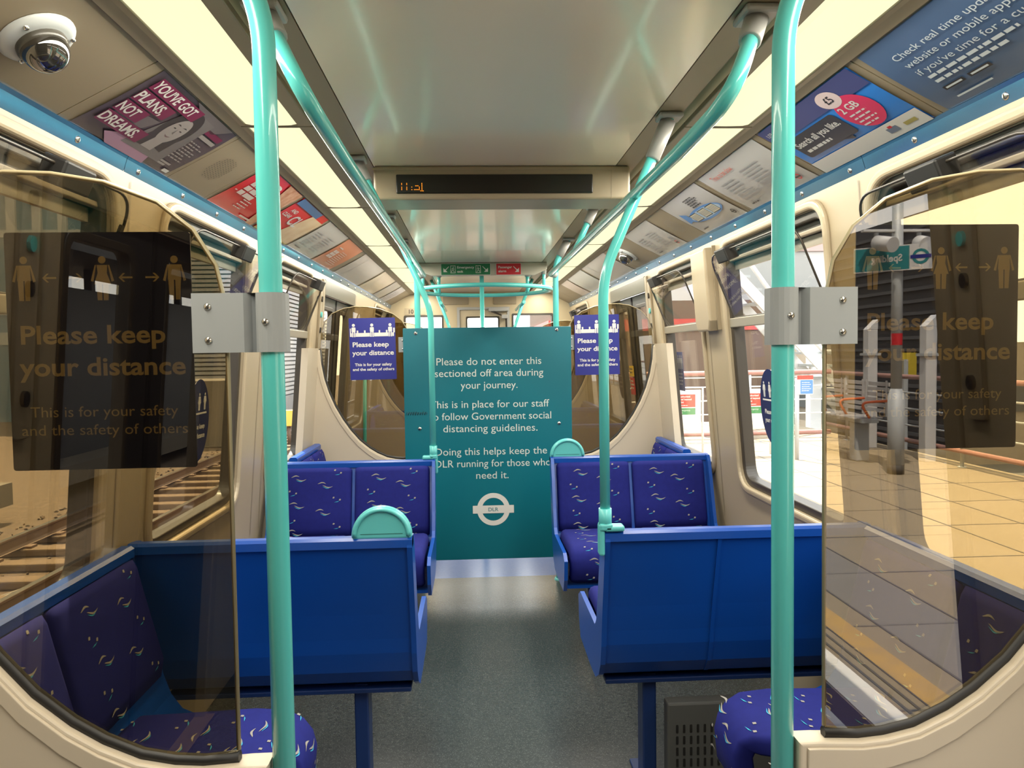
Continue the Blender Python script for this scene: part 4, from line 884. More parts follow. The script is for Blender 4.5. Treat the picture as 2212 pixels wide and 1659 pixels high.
def card_boat(m, M, w, h, z):
    bl = mat('boat_blue_print', (0.12, 0.29, 0.62), 0.3); lb = mat('boat_pale_print', (0.45, 0.58, 0.72), 0.3); cm = mat('cream_drawing_print', (0.66, 0.62, 0.48), 0.3)
    a = -0.0
    m.poly(ellipse(w * 0.52, h * 0.42, w * 0.38, h * 0.17, 28), bl, M, z + 0.0003); m.poly(ellipse(w * 0.53, h * 0.42, w * 0.34, h * 0.125, 28), lb, M, z + 0.0005)
    m.poly([(w * 0.06, h * 0.36), (w * 0.20, h * 0.40), (w * 0.20, h * 0.58), (w * 0.10, h * 0.66)], bl, M, z + 0.0004)
    for u in (0.22, 0.44, 0.64):
        m.rect(w * u, h * 0.32, w * (u + 0.17), h * 0.53, INK, M, z + 0.0007); m.rect(w * (u + 0.008), h * 0.335, w * (u + 0.162), h * 0.515, cm, M, z + 0.0009)
        for k in range(4): m.rect(w * (u + 0.02 + 0.035 * k), h * 0.36, w * (u + 0.035 + 0.035 * k), h * 0.49, GREYI, M, z + 0.0011)
    lines(m, M, w * 0.48, h * 0.83, w * 0.28, 5, h * 0.052, h * 0.022, INK, z, 51); m.rect(w * 0.10, h * 0.10, w * 0.22, h * 0.125, INK, M, z)
    M2 = M @ Matrix.Translation((w * 0.90, h * 0.17, z + 0.0006)); m.shape(ellipse(0, 0, 0.017, 0.017, 24), [ellipse(0, 0, 0.011, 0.011, 20)], 0.0004, INK, M2); m.rect(-0.022, -0.0035, 0.022, 0.0035, INK, M2, 0.0006)
advert(1, 3.365, 3.965, 'white card with a blue boat of passengers drawing, right cove', PAPER, card_boat)
advert(1, 4.315, 4.93, 'white timetable card with small red roundel, right cove before the dome camera', PAPER, card_text(71, None, RED))
advert(1, 5.74, 6.86, 'long plain white card above the far right doors', PAPER, plain)
advert(1, 6.95, 7.86, 'pale bluish card in the far right cove', mat('pale_blue_card', (0.52, 0.56, 0.56), 0.22), plain)
advert(1, 7.94, 8.46, 'pinkish white card in the far right cove near the cab', mat('pinkish_card', (0.64, 0.54, 0.50), 0.25), plain)
# loudspeaker grilles punched in two cove panels
for s, yc in ((-1, 2.83), (1, 4.135)):
    M = cove(s, yc - 0.09 if s < 0 else yc + 0.09); m = MB(); k = 0
    for i in range(9):
        for j in range(12):
            u, v = 0.02 + 0.0165 * i, CH * 0.5 + (j - 5.5) * 0.0105 + (0.005 if i % 2 else 0)
            if ((i - 4) / 4.6) ** 2 + ((j - 5.5) / 6.2) ** 2 > 1: continue
            m.poly(ellipse(u, v, 0.0027, 0.0027, 8), DARK if s < 0 else GREYI, M, 0.0006)
    o = m.build('speaker_grille'); tag(o, 'round field of punched speaker holes in the %s' % ('left cove beside the purple advert' if s < 0 else 'right cove beside the boat card'), 'speaker grille')

# dome cameras
def dome(s, y, f, label):
    M = cove(s, y) @ Matrix.Translation((0, f, 0)); base = M @ Vector((0, 0, 0))
    t = thing('dome_camera', label, 'camera', base)
    b = MB(); b.lathe([(0.0, 0.016), (0.060, 0.016), (0.074, 0.011), (0.080, 0.003), (0.080, 0.0)], mat('pale_grey_plastic', (0.47, 0.49, 0.49), 0.35), M, 36); bo = b.build('mounting_ring', t)
    for k in range(3):
        a = 0.9 + k * 2 * PI / 3; q = MB(); q.lathe([(0.0, 0.019), (0.005, 0.018), (0.006, 0.013)], STEEL, M @ Matrix.Translation((0.067 * math.cos(a), 0.067 * math.sin(a), 0)), 10); q.build('screw', bo)
    r = MB(); r.lathe([(0.052, 0.014), (0.053, 0.026), (0.050, 0.030)], mat('dark_bezel', (0.05, 0.045, 0.035), 0.3), M, 32); r.build('bezel', t)
    d = MB(); d.lathe([(0.050 * math.cos(PI / 2 * k / 12), 0.028 + 0.050 * math.sin(PI / 2 * k / 12)) for k in range(13)], mat('smoked_dome', (0.018, 0.016, 0.013), 0.03, spec=1.0, coat=1.0), M, 36); d.build('dome', t)
    return t
dome(-1, 1.675, 0.155, 'dome camera on the left cove, large at the top corner')
dome(1, 5.36, 0.165, 'small distant dome camera on the right cove')

# ================================================================== DESTINATION DISPLAY
t = thing('display_box', 'cream ceiling box with black dot matrix display', 'display', (0.03, 3.27, 2.09))
b = MB(); b.box((-0.512, 3.158, 2.092), (0.572, 3.39, ZC - 0.001), CREAM, None, 0.010, 3); b.build('housing', t)
q = MB(); q.box((-0.516, 3.155, 2.215), (0.505, 3.16, 2.224), CREAM, None, 0.0); q.rect(0.49, 2.095, 0.492, 2.228, CREAM_D, face_cam(0, 3.1572, 0)); q.build('panel_joint', t)
d = MB(); d.box((-0.418, 3.150, 2.117), (0.411, 3.162, 2.196), mat('display_black', (0.012, 0.010, 0.006), 0.25), None, 0.004); do = d.build('screen', t)
G = {'1': ['..#..', '..#..', '..#..', '..#..', '..#..', '..#..', '.###.'], 'l': ['..#..', '..#..', '.....', '..#..', '..#..', '..#..', '.....'], ':': ['.....', '.....', '.....', '..#..', '.....', '..#..', '.....'], '3': ['.....', '.....', '.###.', '....#', '....#', '#####', '.....']}
led = MB(); M = face_cam(-0.405, 3.1494, 2.127); p = 0.0052; x = 0
for chh in ('l', 'l', ':', '3', '1'):
    for r_, row in enumerate(G[chh]):
        for c_, v in enumerate(row):
            if v == '#': led.poly(ellipse(x + c_ * p, (6 - r_) * p, 0.0019, 0.0019, 8), LED, M)
    x += 0.021
led.build('lit_digits', do)

# ================================================================== EXIT SIGN BEAM
bm_ = MB(); bm_.shape([(-0.575, ZC - 0.001), (0.555, ZC - 0.001), (0.555, 2.172), (0.44, 2.122), (-0.46, 2.122), (-0.575, 2.172)], [], 0.05, mat('metal_beam', (0.50, 0.46, 0.38), 0.35), face_cam(0, 6.585, 0), bev=0.003); struct(bm_.build('trim_beam'))
def sign(name, label, x0, x1, z0, z1, col, draw):
    M = face_cam(x0, 6.553, z0); m = MB(); w, h = x1 - x0, z1 - z0
    m.shape(rrect(-0.004, -0.004, w + 0.004, h + 0.004, 0.004), [], 0.006, WHITE, M); m.shape(rrect(0, 0, w, h, 0.003), [], 0.002, col, M @ Matrix.Translation((0, 0, 0.003)))
    draw(m, M, w, h, 0.0046); return tag(m.build(name), label, 'sign')
def runner(m, M, u, v, h, z, d):
    m.shape([(u - 0.022, v), (u + 0.022, v), (u + 0.022, v + h), (u - 0.022, v + h)], [[(u - 0.018, v + 0.004), (u + 0.018, v + 0.004), (u + 0.018, v + h - 0.004), (u - 0.018, v + h - 0.004)]], 0.0006, WHITE, M @ Matrix.Translation((0, 0, z)))
    m.poly(ellipse(u - d * 0.003, v + h * 0.78, 0.0045, 0.0045, 10), WHITE, M, z)
    for a in (((0, 0.68), (0, 0.42)), ((0, 0.42), (-0.011 * d, 0.14)), ((0, 0.42), (0.011 * d, 0.30)), ((0.011 * d, 0.30), (0.012 * d, 0.12)), ((0, 0.64), (0.013 * d, 0.52)), ((0, 0.64), (-0.012 * d, 0.50))):
        m.tube([(u + a[0][0], v + h * a[0][1], z), (u + a[1][0], v + h * a[1][1], z)], 0.0022, WHITE, 5, M=M)
def dgarrow(m, M, u, v, L, z, dx):
    m.tube([(u - dx * L * 0.5, v + L * 0.5, z), (u + dx * L * 0.2, v - L * 0.2, z)], 0.0042, WHITE, 6, M=M); m.poly([(u + dx * L * 0.5, v - L * 0.5), (u + dx * L * 0.5, v + L * 0.25), (u - dx * L * 0.25, v - L * 0.5)][::-dx], WHITE, M, z)
def d_exit(m, M, w, h, z):
    dgarrow(m, M, w * 0.10, h * 0.5, h * 0.5, z, -1); dgarrow(m, M, w * 0.90, h * 0.5, h * 0.5, z, 1); runner(m, M, w * 0.24, h * 0.15, h * 0.7, z, -1); runner(m, M, w * 0.755, h * 0.15, h * 0.7, z, 1)
    m.text('Emergency', w * 0.325, h * 0.58, h * 0.22, WHITE, M, z, align='L', w=w * 0.35, bold=True); m.text('exit', w * 0.325, h * 0.20, h * 0.22, WHITE, M, z, align='L', w=w * 0.12, bold=True)
sign('exit_sign', 'green Emergency exit sign on the ceiling beam', -0.375, 0.054, 2.128, 2.223, GREEN, d_exit)
def d_alarm(m, M, w, h, z):
    dgarrow(m, M, w * 0.81, h * 0.48, h * 0.5, z, 1); m.text('Passenger', w * 0.08, h * 0.58, h * 0.21, WHITE, M, z, align='L', w=w * 0.56, bold=True); m.text('alarm', w * 0.08, h * 0.22, h * 0.21, WHITE, M, z, align='L', w=w * 0.32, bold=True)
sign('alarm_sign', 'red Passenger alarm sign on the ceiling beam', 0.108, 0.324, 2.126, 2.223, RED, d_alarm)

# ================================================================== SMALL FITTINGS
t = thing('pillar_box', 'beige equipment box on the pillar between the platform windows', 'box', (1.17, 4.0, 1.55))
b = MB(); Mp = wallM(1, -0.03); b.shape([(3.90, 0.80), (3.93, 0.745), (4.12, 0.745), (4.15, 0.80), (4.15, 1.185), (3.90, 1.185)], [], 0.06, CREAM, Mp, bev=0.012); b.build('cover', t)
b = MB(); b.shape([(3.885, 0.75), (3.898, 0.75), (3.898, 1.195), (3.885, 1.195)], [], 0.02, CREAM_D, wallM(1, -0.008)); b.build('back_plate', t)

t = thing('heater_box', 'dark grey slotted heater box under the right double seat', 'heater', (0.9, 2.62, 0))
b = MB(); b.box((0.575, 2.60, FZ), (1.27, 2.66, 0.165), mat('charcoal_steel', (0.075, 0.075, 0.07), 0.5), None, 0.008); b.build('casing', t)
g = MB(); M = face_cam(0.605, 2.5985, -0.155)
for r_ in range(6):
    for c_ in range(9): g.poly(rrect(c_ * 0.0255, r_ * 0.042, c_ * 0.0255 + 0.009, r_ * 0.042 + 0.031, 0.003, 3), BLACK, M)
g.build('slots', t)

# stickers on the window glass, facing into the car
def oval_sticker(s, y, z, rx, rz, label):
    M = wallM(s, 0.044); M = (M @ Matrix.Translation((y, z - 0.8, 0))); m = MB()
    if s > 0: M = M @ Matrix.Rotation(PI, 4, 'Y')
    m.shape(ellipse(0, 0, rx, rz, 36), [], 0.001, NAVYD, M)
    for i, u in enumerate((-0.065, 0.0, 0.065)): pictogram(m, u, 0.045, 0.075, WHITE, M, 0.001, i == 1)
    m.rect(-0.09, 0.028, 0.09, 0.036, WHITE, M, 0.001); m.text('Please keep', 0, -0.035, 0.022, WHITE, M, 0.001, w=0.15, bold=True); m.text('your distance', 0, -0.075, 0.022, WHITE, M, 0.001, w=0.16, bold=True)
    return tag(m.build('window_sticker'), label, 'sticker', 'navy stickers on the window glass')
oval_sticker(-1, 3.24, 1.17, 0.125, 0.18, 'oval navy distance sticker on the left window behind the near screen notice')
oval_sticker(1, 3.42, 1.17, 0.125, 0.18, 'oval navy distance sticker on the platform window half behind the thick pole')
def tall_sticker(s, y, z, w, h, label):
    M = wallM(s, 0.044) @ Matrix.Translation((y, z - 0.8, 0)); m = MB()
    if s > 0: M = M @ Matrix.Rotation(PI, 4, 'Y')
    m.shape(rrect(-w / 2, -h / 2, w / 2, h / 2, 0.006), [], 0.001, mat('slate_navy_print', (0.035, 0.045, 0.12), 0.35), M)
    for u in (-0.3, 0.0, 0.3): pictogram(m, u * w, h * 0.06, h * 0.36, GREYI, M, 0.001)
    lines(m, M, -w * 0.4, -h * 0.08, w * 0.8, 4, h * 0.09, h * 0.035, GREYI, 0.001, 77)
    return tag(m.build('window_sticker'), label, 'sticker', 'navy stickers on the window glass')
tall_sticker(-1, 4.52, 1.25, 0.13, 0.25, 'slim dark sticker on the third left window, above the left cream panel')
tall_sticker(1, 4.90, 1.30, 0.13, 0.26, 'slim dark sticker on the third platform window, beside a white post')
# warning labels on the far right door
m = MB(); M = wallM(1, 0.02) @ Matrix.Translation((6.35, 0.42, 0)) @ Matrix.Rotation(PI, 4, 'Y'); m.shape(rrect(-0.09, 0, 0.09, 0.09, 0.004), [], 0.001, mat('warning_yellow', (0.75, 0.50, 0.03), 0.4), M); m.shape(rrect(-0.09, -0.16, 0.09, -0.01, 0.004), [], 0.001, RED, M); lines(m, M, -0.08, 0.055, 0.15, 2, 0.03, 0.014, INK, 0.001, 3); lines(m, M, -0.08, -0.05, 0.15, 3, 0.03, 0.014, WHITE, 0.001, 4)
tag(m.build('door_label'), 'yellow and red warning label on the far right door pane', 'label')
# ================================================================== OUTSIDE, PLATFORM SIDE
pf = MB(); pf.box((1.60, -26, -1.1), (6.75, 16.4, -0.20), CONC); struct(pf.build('platform'))
sl = MB()
def strip(x0, x1, col, h=0.003): sl.box((x0, -26, -0.20), (x1, 16.2, -0.20 + h), col)
strip(1.61, 1.79, WLINE); strip(1.95, 2.10, YEL); strip(2.26, 2.75, CONC_D, 0.002)
for x in (1.82, 1.88, 1.94, 2.25, 2.76, 3.5, 4.2, 4.9, 5.6): strip(x, x + 0.016, JOINT, 0.0025)
for k in range(40):
    y = -25.5 + 1.0 * k; sl.box((1.62, y, -0.20), (6.7, y + 0.014, -0.1978), JOINT)
struct(sl.build('trim_paving'))
gr = MB(); gr.box((-60, -60, -1.25), (1.42, 90, -1.12), mat('ballast', (0.13, 0.088, 0.052), 0.95, noise=(9, 0.25, (0.05, 0.034, 0.02)), bump=(14, 1.0))); struct(gr.build('ground_track'))
gr = MB(); gr.box((6.75, -60, -1.6), (70, 90, -1.5), mat('street_grey', (0.12, 0.12, 0.115), 0.9)); gr.box((1.42, 16.4, -1.6), (6.75, 90, -1.5), MATS['street_grey']); struct(gr.build('ground_street'))

def rail_run(name, label, pts, r, m, posts=(), post_r=0.02, cat='railing', group=None, zb=-0.20):
    t = thing(name, label, cat, (pts[0][0], pts[0][1], 0), group)
    q = MB(); q.tube(pts, r, m, 10); q.build('top_rail', t)
    for (x, y, z) in posts:
        q = MB(); q.tube([(x, y, zb), (x, y, z)], post_r, GALV, 10); q.tube([(x, y, zb), (x, y, zb + 0.012)], post_r * 2.2, GALV, 12); q.build('post', t)
    return t
# end railing with pink handrail and thin wires
t = rail_run('end_railing', 'pink topped railing across the platform end', [(2.2, 13.2, 1.0), (6.4, 13.2, 1.0)], 0.045, PINK, [(x, 13.2, 1.0) for x in (2.3, 3.4, 4.9, 6.3)], 0.03)
for z in (0.25, 0.5, 0.75, 0.92):
    q = MB(); q.tube([(2.2, 13.2, z), (6.4, 13.2, z)], 0.012, WSTEEL, 6); q.build('mid_rail', t)
q = MB(); q.tube([(2.2, 13.2, -0.10), (6.4, 13.2, -0.10)], 0.045, PINK, 8); q.build('kick_rail', t)
# long railing along the back of the platform
t = rail_run('platform_railing', 'long railing with faded red handrail along the back of the platform', [(6.45, -25, 0.98), (6.45, 13.0, 0.98)], 0.035, PINK, [(6.45, -24 + 2.8 * k, 0.98) for k in range(13)], 0.025)
for z, m_ in ((0.02, PINK), (0.25, GALV), (0.50, GALV), (0.74, GALV)):
    q = MB(); q.tube([(6.45, -25, z), (6.45, 13.0, z)], 0.035 if z < 0.1 else 0.014, m_, 8); q.build('mid_rail', t)
# gate boards
def gate(x0, y, label):
    t = thing('gate_board', label, 'gate', (x0 + 0.25, y, 0), 'white gate boards at the platform end')
    b = MB(); b.box((x0, y, 0.30), (x0 + 0.52, y + 0.03, 0.82), WSTEEL, None, 0.006); bo = b.build('board', t)
    f = MB(); f.tube([(x0 - 0.03, y + 0.02, -0.20), (x0 - 0.03, y + 0.02, 0.85), (x0 + 0.55, y + 0.02, 0.85), (x0 + 0.55, y + 0.02, -0.20)], 0.018, WSTEEL, 8); f.build('frame', t)
    n = MB(); M = face_cam(x0 + 0.07, y - 0.001, 0.44); n.rect(0, 0.115, 0.36, 0.31, mat('sign_red', (0.55, 0.06, 0.04), 0.4), M, 0.001); n.rect(0, 0, 0.36, 0.10, mat('sign_green', (0.06, 0.22, 0.08), 0.4), M, 0.001)
    for i, s_ in enumerate(('No unauthorised', 'personnel beyond', 'this point')): n.text(s_, 0.02, 0.265 - 0.043 * i, 0.028, WHITE, M, 0.002, align='L', w=(0.26, 0.28, 0.16)[i], bold=True)
    lines(n, M, 0.02, 0.135, 0.30, 1, 0.02, 0.012, WHITE, 0.002, 3); n.rect(0.025, 0.02, 0.075, 0.08, WHITE, M, 0.002); n.text('Emergency', 0.10, 0.055, 0.026, WHITE, M, 0.002, align='L', w=0.18); n.text('exit', 0.10, 0.018, 0.026, WHITE, M, 0.002, align='L', w=0.06); n.build('notice', t)
gate(2.86, 11.2, 'white gate board with red and green notice, seen through the third platform window')
gate(3.93, 11.2, 'white gate board with red and green notice, seen left of the thick platform side pole')
# square columns of the stair tower and the stairs
def column(x, y, h, label, w=0.14):
    q = MB(); q.box((x - w / 2, y - w / 2, -1.5), (x + w / 2, y + w / 2, h), WSTEEL); tag(q.build('steel_column'), label, 'column', 'white steel columns beyond the platform')
column(3.75, 14.95, 3.2, 'white steel column behind the third platform window sticker'); column(6.6, 16.0, 1.9, 'white steel column left of the white diagonal stair rail', 0.22); column(7.4, 16.0, 1.9, 'white steel column beside the thick platform side pole, left', 0.24)
column(8.7, 16.0, 1.9, 'white steel column just right of the thick platform side pole', 0.24)
t = thing('staircase', 'white station staircase descending behind the platform end', 'stairs', (5.6, 15.2, -1.5))
for y in (14.9, 16.0):
    q = MB(); q.sweep([(4.1, 4.35), (4.1, 4.05), (8.2, -0.3), (8.2, 0.0)], 'y', y, y + 0.06, WSTEEL); q.build('stringer', t)
    q = MB(); q.tube([(4.3, y, 4.9), (6.0, y, 2.55), (7.1, y, 1.35), (8.4, y, 1.3)], 0.05, WSTEEL, 8); q.build('handrail', t)
for k in range(16):
    q = MB(); x = 4.3 + 0.25 * k; z = 3.95 - 0.265 * k; q.box((x, 14.95, z), (x + 0.28, 16.0, z + 0.05), GALV); q.build('tread', t)
# banded cladding, office blocks
def slab(name, label, lo, hi, wallm, bands, bm2, cat='building', vert=None, group='buildings outside the windows'):
    t = thing(name, label, cat, ((lo[0] + hi[0]) / 2, (lo[1] + hi[1]) / 2, lo[2]), group)
    q = MB(); q.box(lo, hi, wallm); q.build('wall', t)
    for (za, zb) in bands:
        q = MB(); q.box((lo[0] - 0.06, lo[1] - 0.06, za), (hi[0] + 0.06, hi[1] + 0.06, zb), bm2); q.build('window_band', t)
    if vert:
        q = MB(); nn, ww, mm = vert
        for k in range(nn):
            y = lo[1] + (hi[1] - lo[1]) * (k + 0.5) / nn; xs = hi[0] if hi[0] < 0 else lo[0]
            q.box((xs - 0.12, y - ww / 2, lo[2]), (xs + 0.12, y + ww / 2, hi[2]), mm)
        for k in range(nn):
            x = lo[0] + (hi[0] - lo[0]) * (k + 0.5) / nn; q.box((x - ww / 2, lo[1] - 0.12, lo[2]), (x + ww / 2, lo[1] + 0.12, hi[2]), mm)
        q.build('mullions', t)
    return t
WB = mat('white_render_wall', (0.36, 0.36, 0.35), 0.8); GB = mat('grey_glazing', (0.12, 0.14, 0.16), 0.2); DG = mat('dark_glazing', (0.03, 0.042, 0.06), 0.12); LM = mat('light_mullion', (0.20, 0.22, 0.25), 0.5); BR = mat('brick_brown', (0.13, 0.085, 0.06), 0.85); LV = mat('louvre_grey', (0.24, 0.235, 0.23), 0.5); LVD = mat('louvre_gap', (0.06, 0.06, 0.06), 0.6)
slab('white_building', 'pale white building with a pink stripe beyond the platform side hopper window', (8, 24, -1.5), (13.5, 34, 7.4), WB, [(4.6, 5.3)], mat('pale_pink_band', (0.36, 0.25, 0.23), 0.7))
slab('grey_building', 'grey building with flat roof beyond the near right screen', (19, 10, -1.5), (34, 17, 6.2), mat('pale_grey_wall', (0.24, 0.24, 0.235), 0.8), [(3.0, 3.4), (4.6, 5.0)], GB)
slab('brick_wall_building', 'low brown building behind the platform end railing', (2.2, 22, -1.5), (16, 30, 2.9), BR, [(2.0, 2.35)], mat('red_fascia', (0.45, 0.05, 0.04), 0.5))
slab('canopy_building', 'low beige building with shutters behind the staircase', (9, 17.5, -1.5), (18, 21, 1.5), mat('beige_wall', (0.30, 0.25, 0.19), 0.8), [(-0.2, 0.5)], LVD)
# objects on the platform behind the camera, mirrored in the right hand glass
t = thing('platform_bench', 'grey slatted platform bench with orange armrests, mirrored in the near right glass', 'bench', (5.45, -8.4, -0.2))
cxx = 5.45
for k in range(3):
    y0 = -9.3 + 0.64 * k
    q = MB()
    for j in range(6): q.box((cxx + 0.235 + 0.012 * j, y0 + 0.02, 0.50 + 0.075 * j), (cxx + 0.255 + 0.012 * j, y0 + 0.56, 0.555 + 0.075 * j), SEATG)
    q.box((cxx + 0.25, y0 + 0.01, 0.45), (cxx + 0.27, y0 + 0.03, 0.96), SEATG); q.box((cxx + 0.25, y0 + 0.55, 0.45), (cxx + 0.27, y0 + 0.57, 0.96), SEATG); q.build('backrest', t)
    q = MB()
    for j in range(6): q.box((cxx - 0.22 + 0.075 * j, y0 + 0.02, 0.425), (cxx - 0.165 + 0.075 * j, y0 + 0.56, 0.445), SEATG)
    q.build('seat', t)
for y in (-9.31, -8.67, -8.03, -7.39):
    q = MB(); q.tube(fillet([(cxx + 0.25, y, 0.68), (cxx - 0.16, y, 0.66), (cxx - 0.02, y, 0.44)], 0.07), 0.018, ORANGE, 8); q.build('armrest', t)
q = MB(); q.box((cxx - 0.12, -9.3, 0.37), (cxx + 0.12, -7.4, 0.425), GALV); q.build('beam', t)
for y in (-9.0, -7.7):
    q = MB(); q.box((cxx - 0.10, y - 0.10, -0.20), (cxx + 0.10, y + 0.10, 0.37), GALV, None, 0.02); q.build('leg', t)
t = thing('sign_pole', 'grey steel pole with red band carrying the station name sign, mirrored in glass', 'pole', (5.32, -6.55, -0.2))
PX, PY = 5.32, -6.55
q = MB(); q.tube([(PX, PY, -0.2), (PX, PY, 0.80)], 0.10, GALV, 18); q.tube([(PX, PY, 0.80), (PX, PY, 0.90)], [0.10, 0.068], GALV, 18); q.tube([(PX, PY, 0.90), (PX, PY, 3.6)], 0.066, GALV, 18); q.build('shaft', t)
q = MB(); q.tube([(PX, PY, 1.46), (PX, PY, 1.61)], 0.0675, RED, 18, caps=False); q.build('red_band', t)
q = MB(); q.tube([(PX, PY, -0.2), (PX, PY, -0.08)], 0.102, mat('dark_pole_foot', (0.05, 0.045, 0.04), 0.7), 18); q.build('foot_sleeve', t)
for a in (-1, 1):
    q = MB(); q.box((PX + a * 0.05, PY - 0.04, 2.90), (PX + a * 0.46, PY + 0.04, 2.93), WSTEEL); q.tube([(PX + a * 0.28, PY + 0.02, 2.76), (PX + a * 0.22, PY + 0.28, 2.70)], 0.095, WSTEEL, 16); q.box((PX + a * 0.26, PY - 0.02, 2.78), (PX + a * 0.30, PY + 0.02, 2.91), GALV); q.build('speaker', t)
s_ = MB(); Ms = frame((5.57, -6.22, 2.40), (-0.76, -0.65, 0), (0, 0, 1))
s_.shape(rrect(0, 0, 0.90, 0.32, 0.01), [], 0.03, WSTEEL, Ms); s_.shape(rrect(0.25, 0.015, 0.895, 0.305, 0.005), [], 0.002, mat('sign_teal', (0.015, 0.20, 0.22), 0.4), Ms @ Matrix.Translation((0, 0, 0.0165)))
s_.text('Spelding', 0.33, 0.12, 0.09, WHITE, Ms, 0.019, w=0.36, align='L', bold=True)
M2 = Ms @ Matrix.Translation((0.125, 0.16, 0.0165)); s_.shape(ellipse(0, 0, 0.095, 0.095, 28), [ellipse(0, 0, 0.062, 0.062, 24)], 0.002, MATS['sign_teal'], M2); s_.rect(-0.115, -0.022, 0.115, 0.022, NAVY, M2, 0.003)
tag(s_.build('station_sign'), 'teal and white station name sign on the pole mirrored in the right glass', 'sign')
def windbreak(y, label):
    q = MB(); q.box((6.24, y - 0.08, -0.20), (6.40, y + 0.08, 1.72), WSTEEL, None, 0.01); q.box((6.20, y - 0.10, 1.30), (6.44, y + 0.10, 1.34), GALV)
    q.add([(6.24, y - 0.08, 1.72), (6.40, y - 0.08, 1.72), (6.40, y + 0.08, 1.72), (6.24, y + 0.08, 1.72), (6.40, y - 0.08, 1.88), (6.40, y + 0.08, 1.88)], [(0, 1, 4), (3, 5, 2), (0, 4, 5, 3), (1, 2, 5, 4)], WSTEEL)
    tag(q.build('railing_column'), label, 'column', 'white railing columns mirrored in the right glass')
windbreak(-9.0, 'white slant topped column mirrored left of the sign pole'); windbreak(-7.47, 'white slant topped column mirrored right of the sign pole'); windbreak(-11.5, 'distant white column mirrored beside the clamp bracket')
q = MB(); q.box((7.6, -10.6, 0.85), (8.05, -10.55, 1.32), mat('yellow_panel', (0.5, 0.38, 0.03), 0.5)); q.box((7.78, -10.56, -1.5), (7.86, -10.5, 1.2), GALV); tag(q.build('yellow_sign'), 'yellow panel behind the railing mirrored in the right glass', 'sign')
t = thing('poster_stand', 'small red and blue notice on a post beyond the platform, right of the thick pole', 'notice', (4.62, 10.6, -0.2))
q = MB(); q.tube([(4.62, 10.6, -0.20), (4.62, 10.6, 1.0)], 0.03, GALV, 10); q.build('post', t)
q = MB(); M = face_cam(4.60, 10.56, 0.76); q.shape([(0, 0), (0.24, 0), (0.24, 0.28), (0, 0.28)], [], 0.01, WSTEEL, M); q.rect(0.0, 0.22, 0.24, 0.28, MATS['sign_red'], M, 0.006); q.rect(0.05, 0.01, 0.235, 0.21, mat('notice_blue', (0.10, 0.22, 0.60), 0.4), M, 0.006); lines(q, M, 0.07, 0.17, 0.14, 5, 0.03, 0.01, WHITE, 0.007, 9); q.build('notice', t)
q = MB(); q.box((10.5, -32, -1.5), (16, -2, 4.6), mat('dark_far_wall', (0.022, 0.024, 0.028), 0.7))
for k in range(20): q.box((10.42, -32.05, -1.3 + 0.29 * k), (16, -1.95, -1.22 + 0.29 * k), mat('dark_far_ridge', (0.06, 0.062, 0.066), 0.7))
tag(q.build('dark_building'), 'dark building behind the railing mirrored in the right glass', 'building')

# ================================================================== OUTSIDE, TRACK SIDE
STR = mat('rusty_rail', (0.12, 0.07, 0.042), 0.6); RTOP = mat('polished_rail_top', (0.75, 0.68, 0.58), 0.22, 1.0); SLP = mat('concrete_sleeper', (0.15, 0.10, 0.058), 0.9, noise=(5, 0.3, (0.10, 0.065, 0.038)))
def rail_bar(x, label, live=False):
    if live:
        q = MB(); q.box((x - 0.035, -30, -0.82), (x + 0.035, 80, -0.74), mat('cream_rail_cover', (0.30, 0.235, 0.15), 0.6))
        for k in range(40): q.box((x - 0.02, -2 + 1.1 * k, -1.12), (x + 0.02, -1.96 + 1.1 * k, -0.82), DARK)
        tag(q.build('conductor_rail'), label, 'rail', 'rails of the neighbouring track'); return
    q = MB(); q.sweep([(x - 0.07, -0.99), (x + 0.07, -0.99), (x + 0.012, -0.965), (x + 0.012, -0.87), (x + 0.035, -0.855), (x + 0.035, -0.832), (x - 0.035, -0.832), (x - 0.035, -0.855), (x - 0.012, -0.87), (x - 0.012, -0.965)], 'y', -30, 80, STR if not live else mat('cream_rail_cover', (0.34, 0.28, 0.19), 0.6))
    if not live: q.box((x - 0.033, -30, -0.834), (x + 0.033, 80, -0.829), RTOP)
    tag(q.build('running_rail' if not live else 'conductor_rail'), label, 'rail', 'rails of the neighbouring track')
rail_bar(-4.6, 'steel running rail of the next track, nearer to the train'); rail_bar(-6.035, 'steel running rail of the next track, farther from the train'); rail_bar(-3.85, 'cream covered conductor rail lying between the train and the next track', True)
sp = None
for k in range(56):
    y = -2 + 0.7 * k
    q = MB()
    if sp is None:
        q.box((-1.25, -0.12, -0.10), (1.25, 0.12, 0.0), SLP, None, 0.02)
        for x in (-0.72, 0.72): q.box((x - 0.16, -0.07, 0.0), (x + 0.16, 0.07, 0.03), STR)
        sp = q.build('sleeper'); o = sp
    else: o = sp.copy(); COL.objects.link(o)
    o.location = (-5.32, y, -1.02); o.rotation_euler = (0, 0, 0.0)
    tag(o, 'concrete sleeper half sunk in the brown ballast of the next track', 'sleeper', 'sleepers of the neighbouring track')
rn = random.Random(5); q = MB()
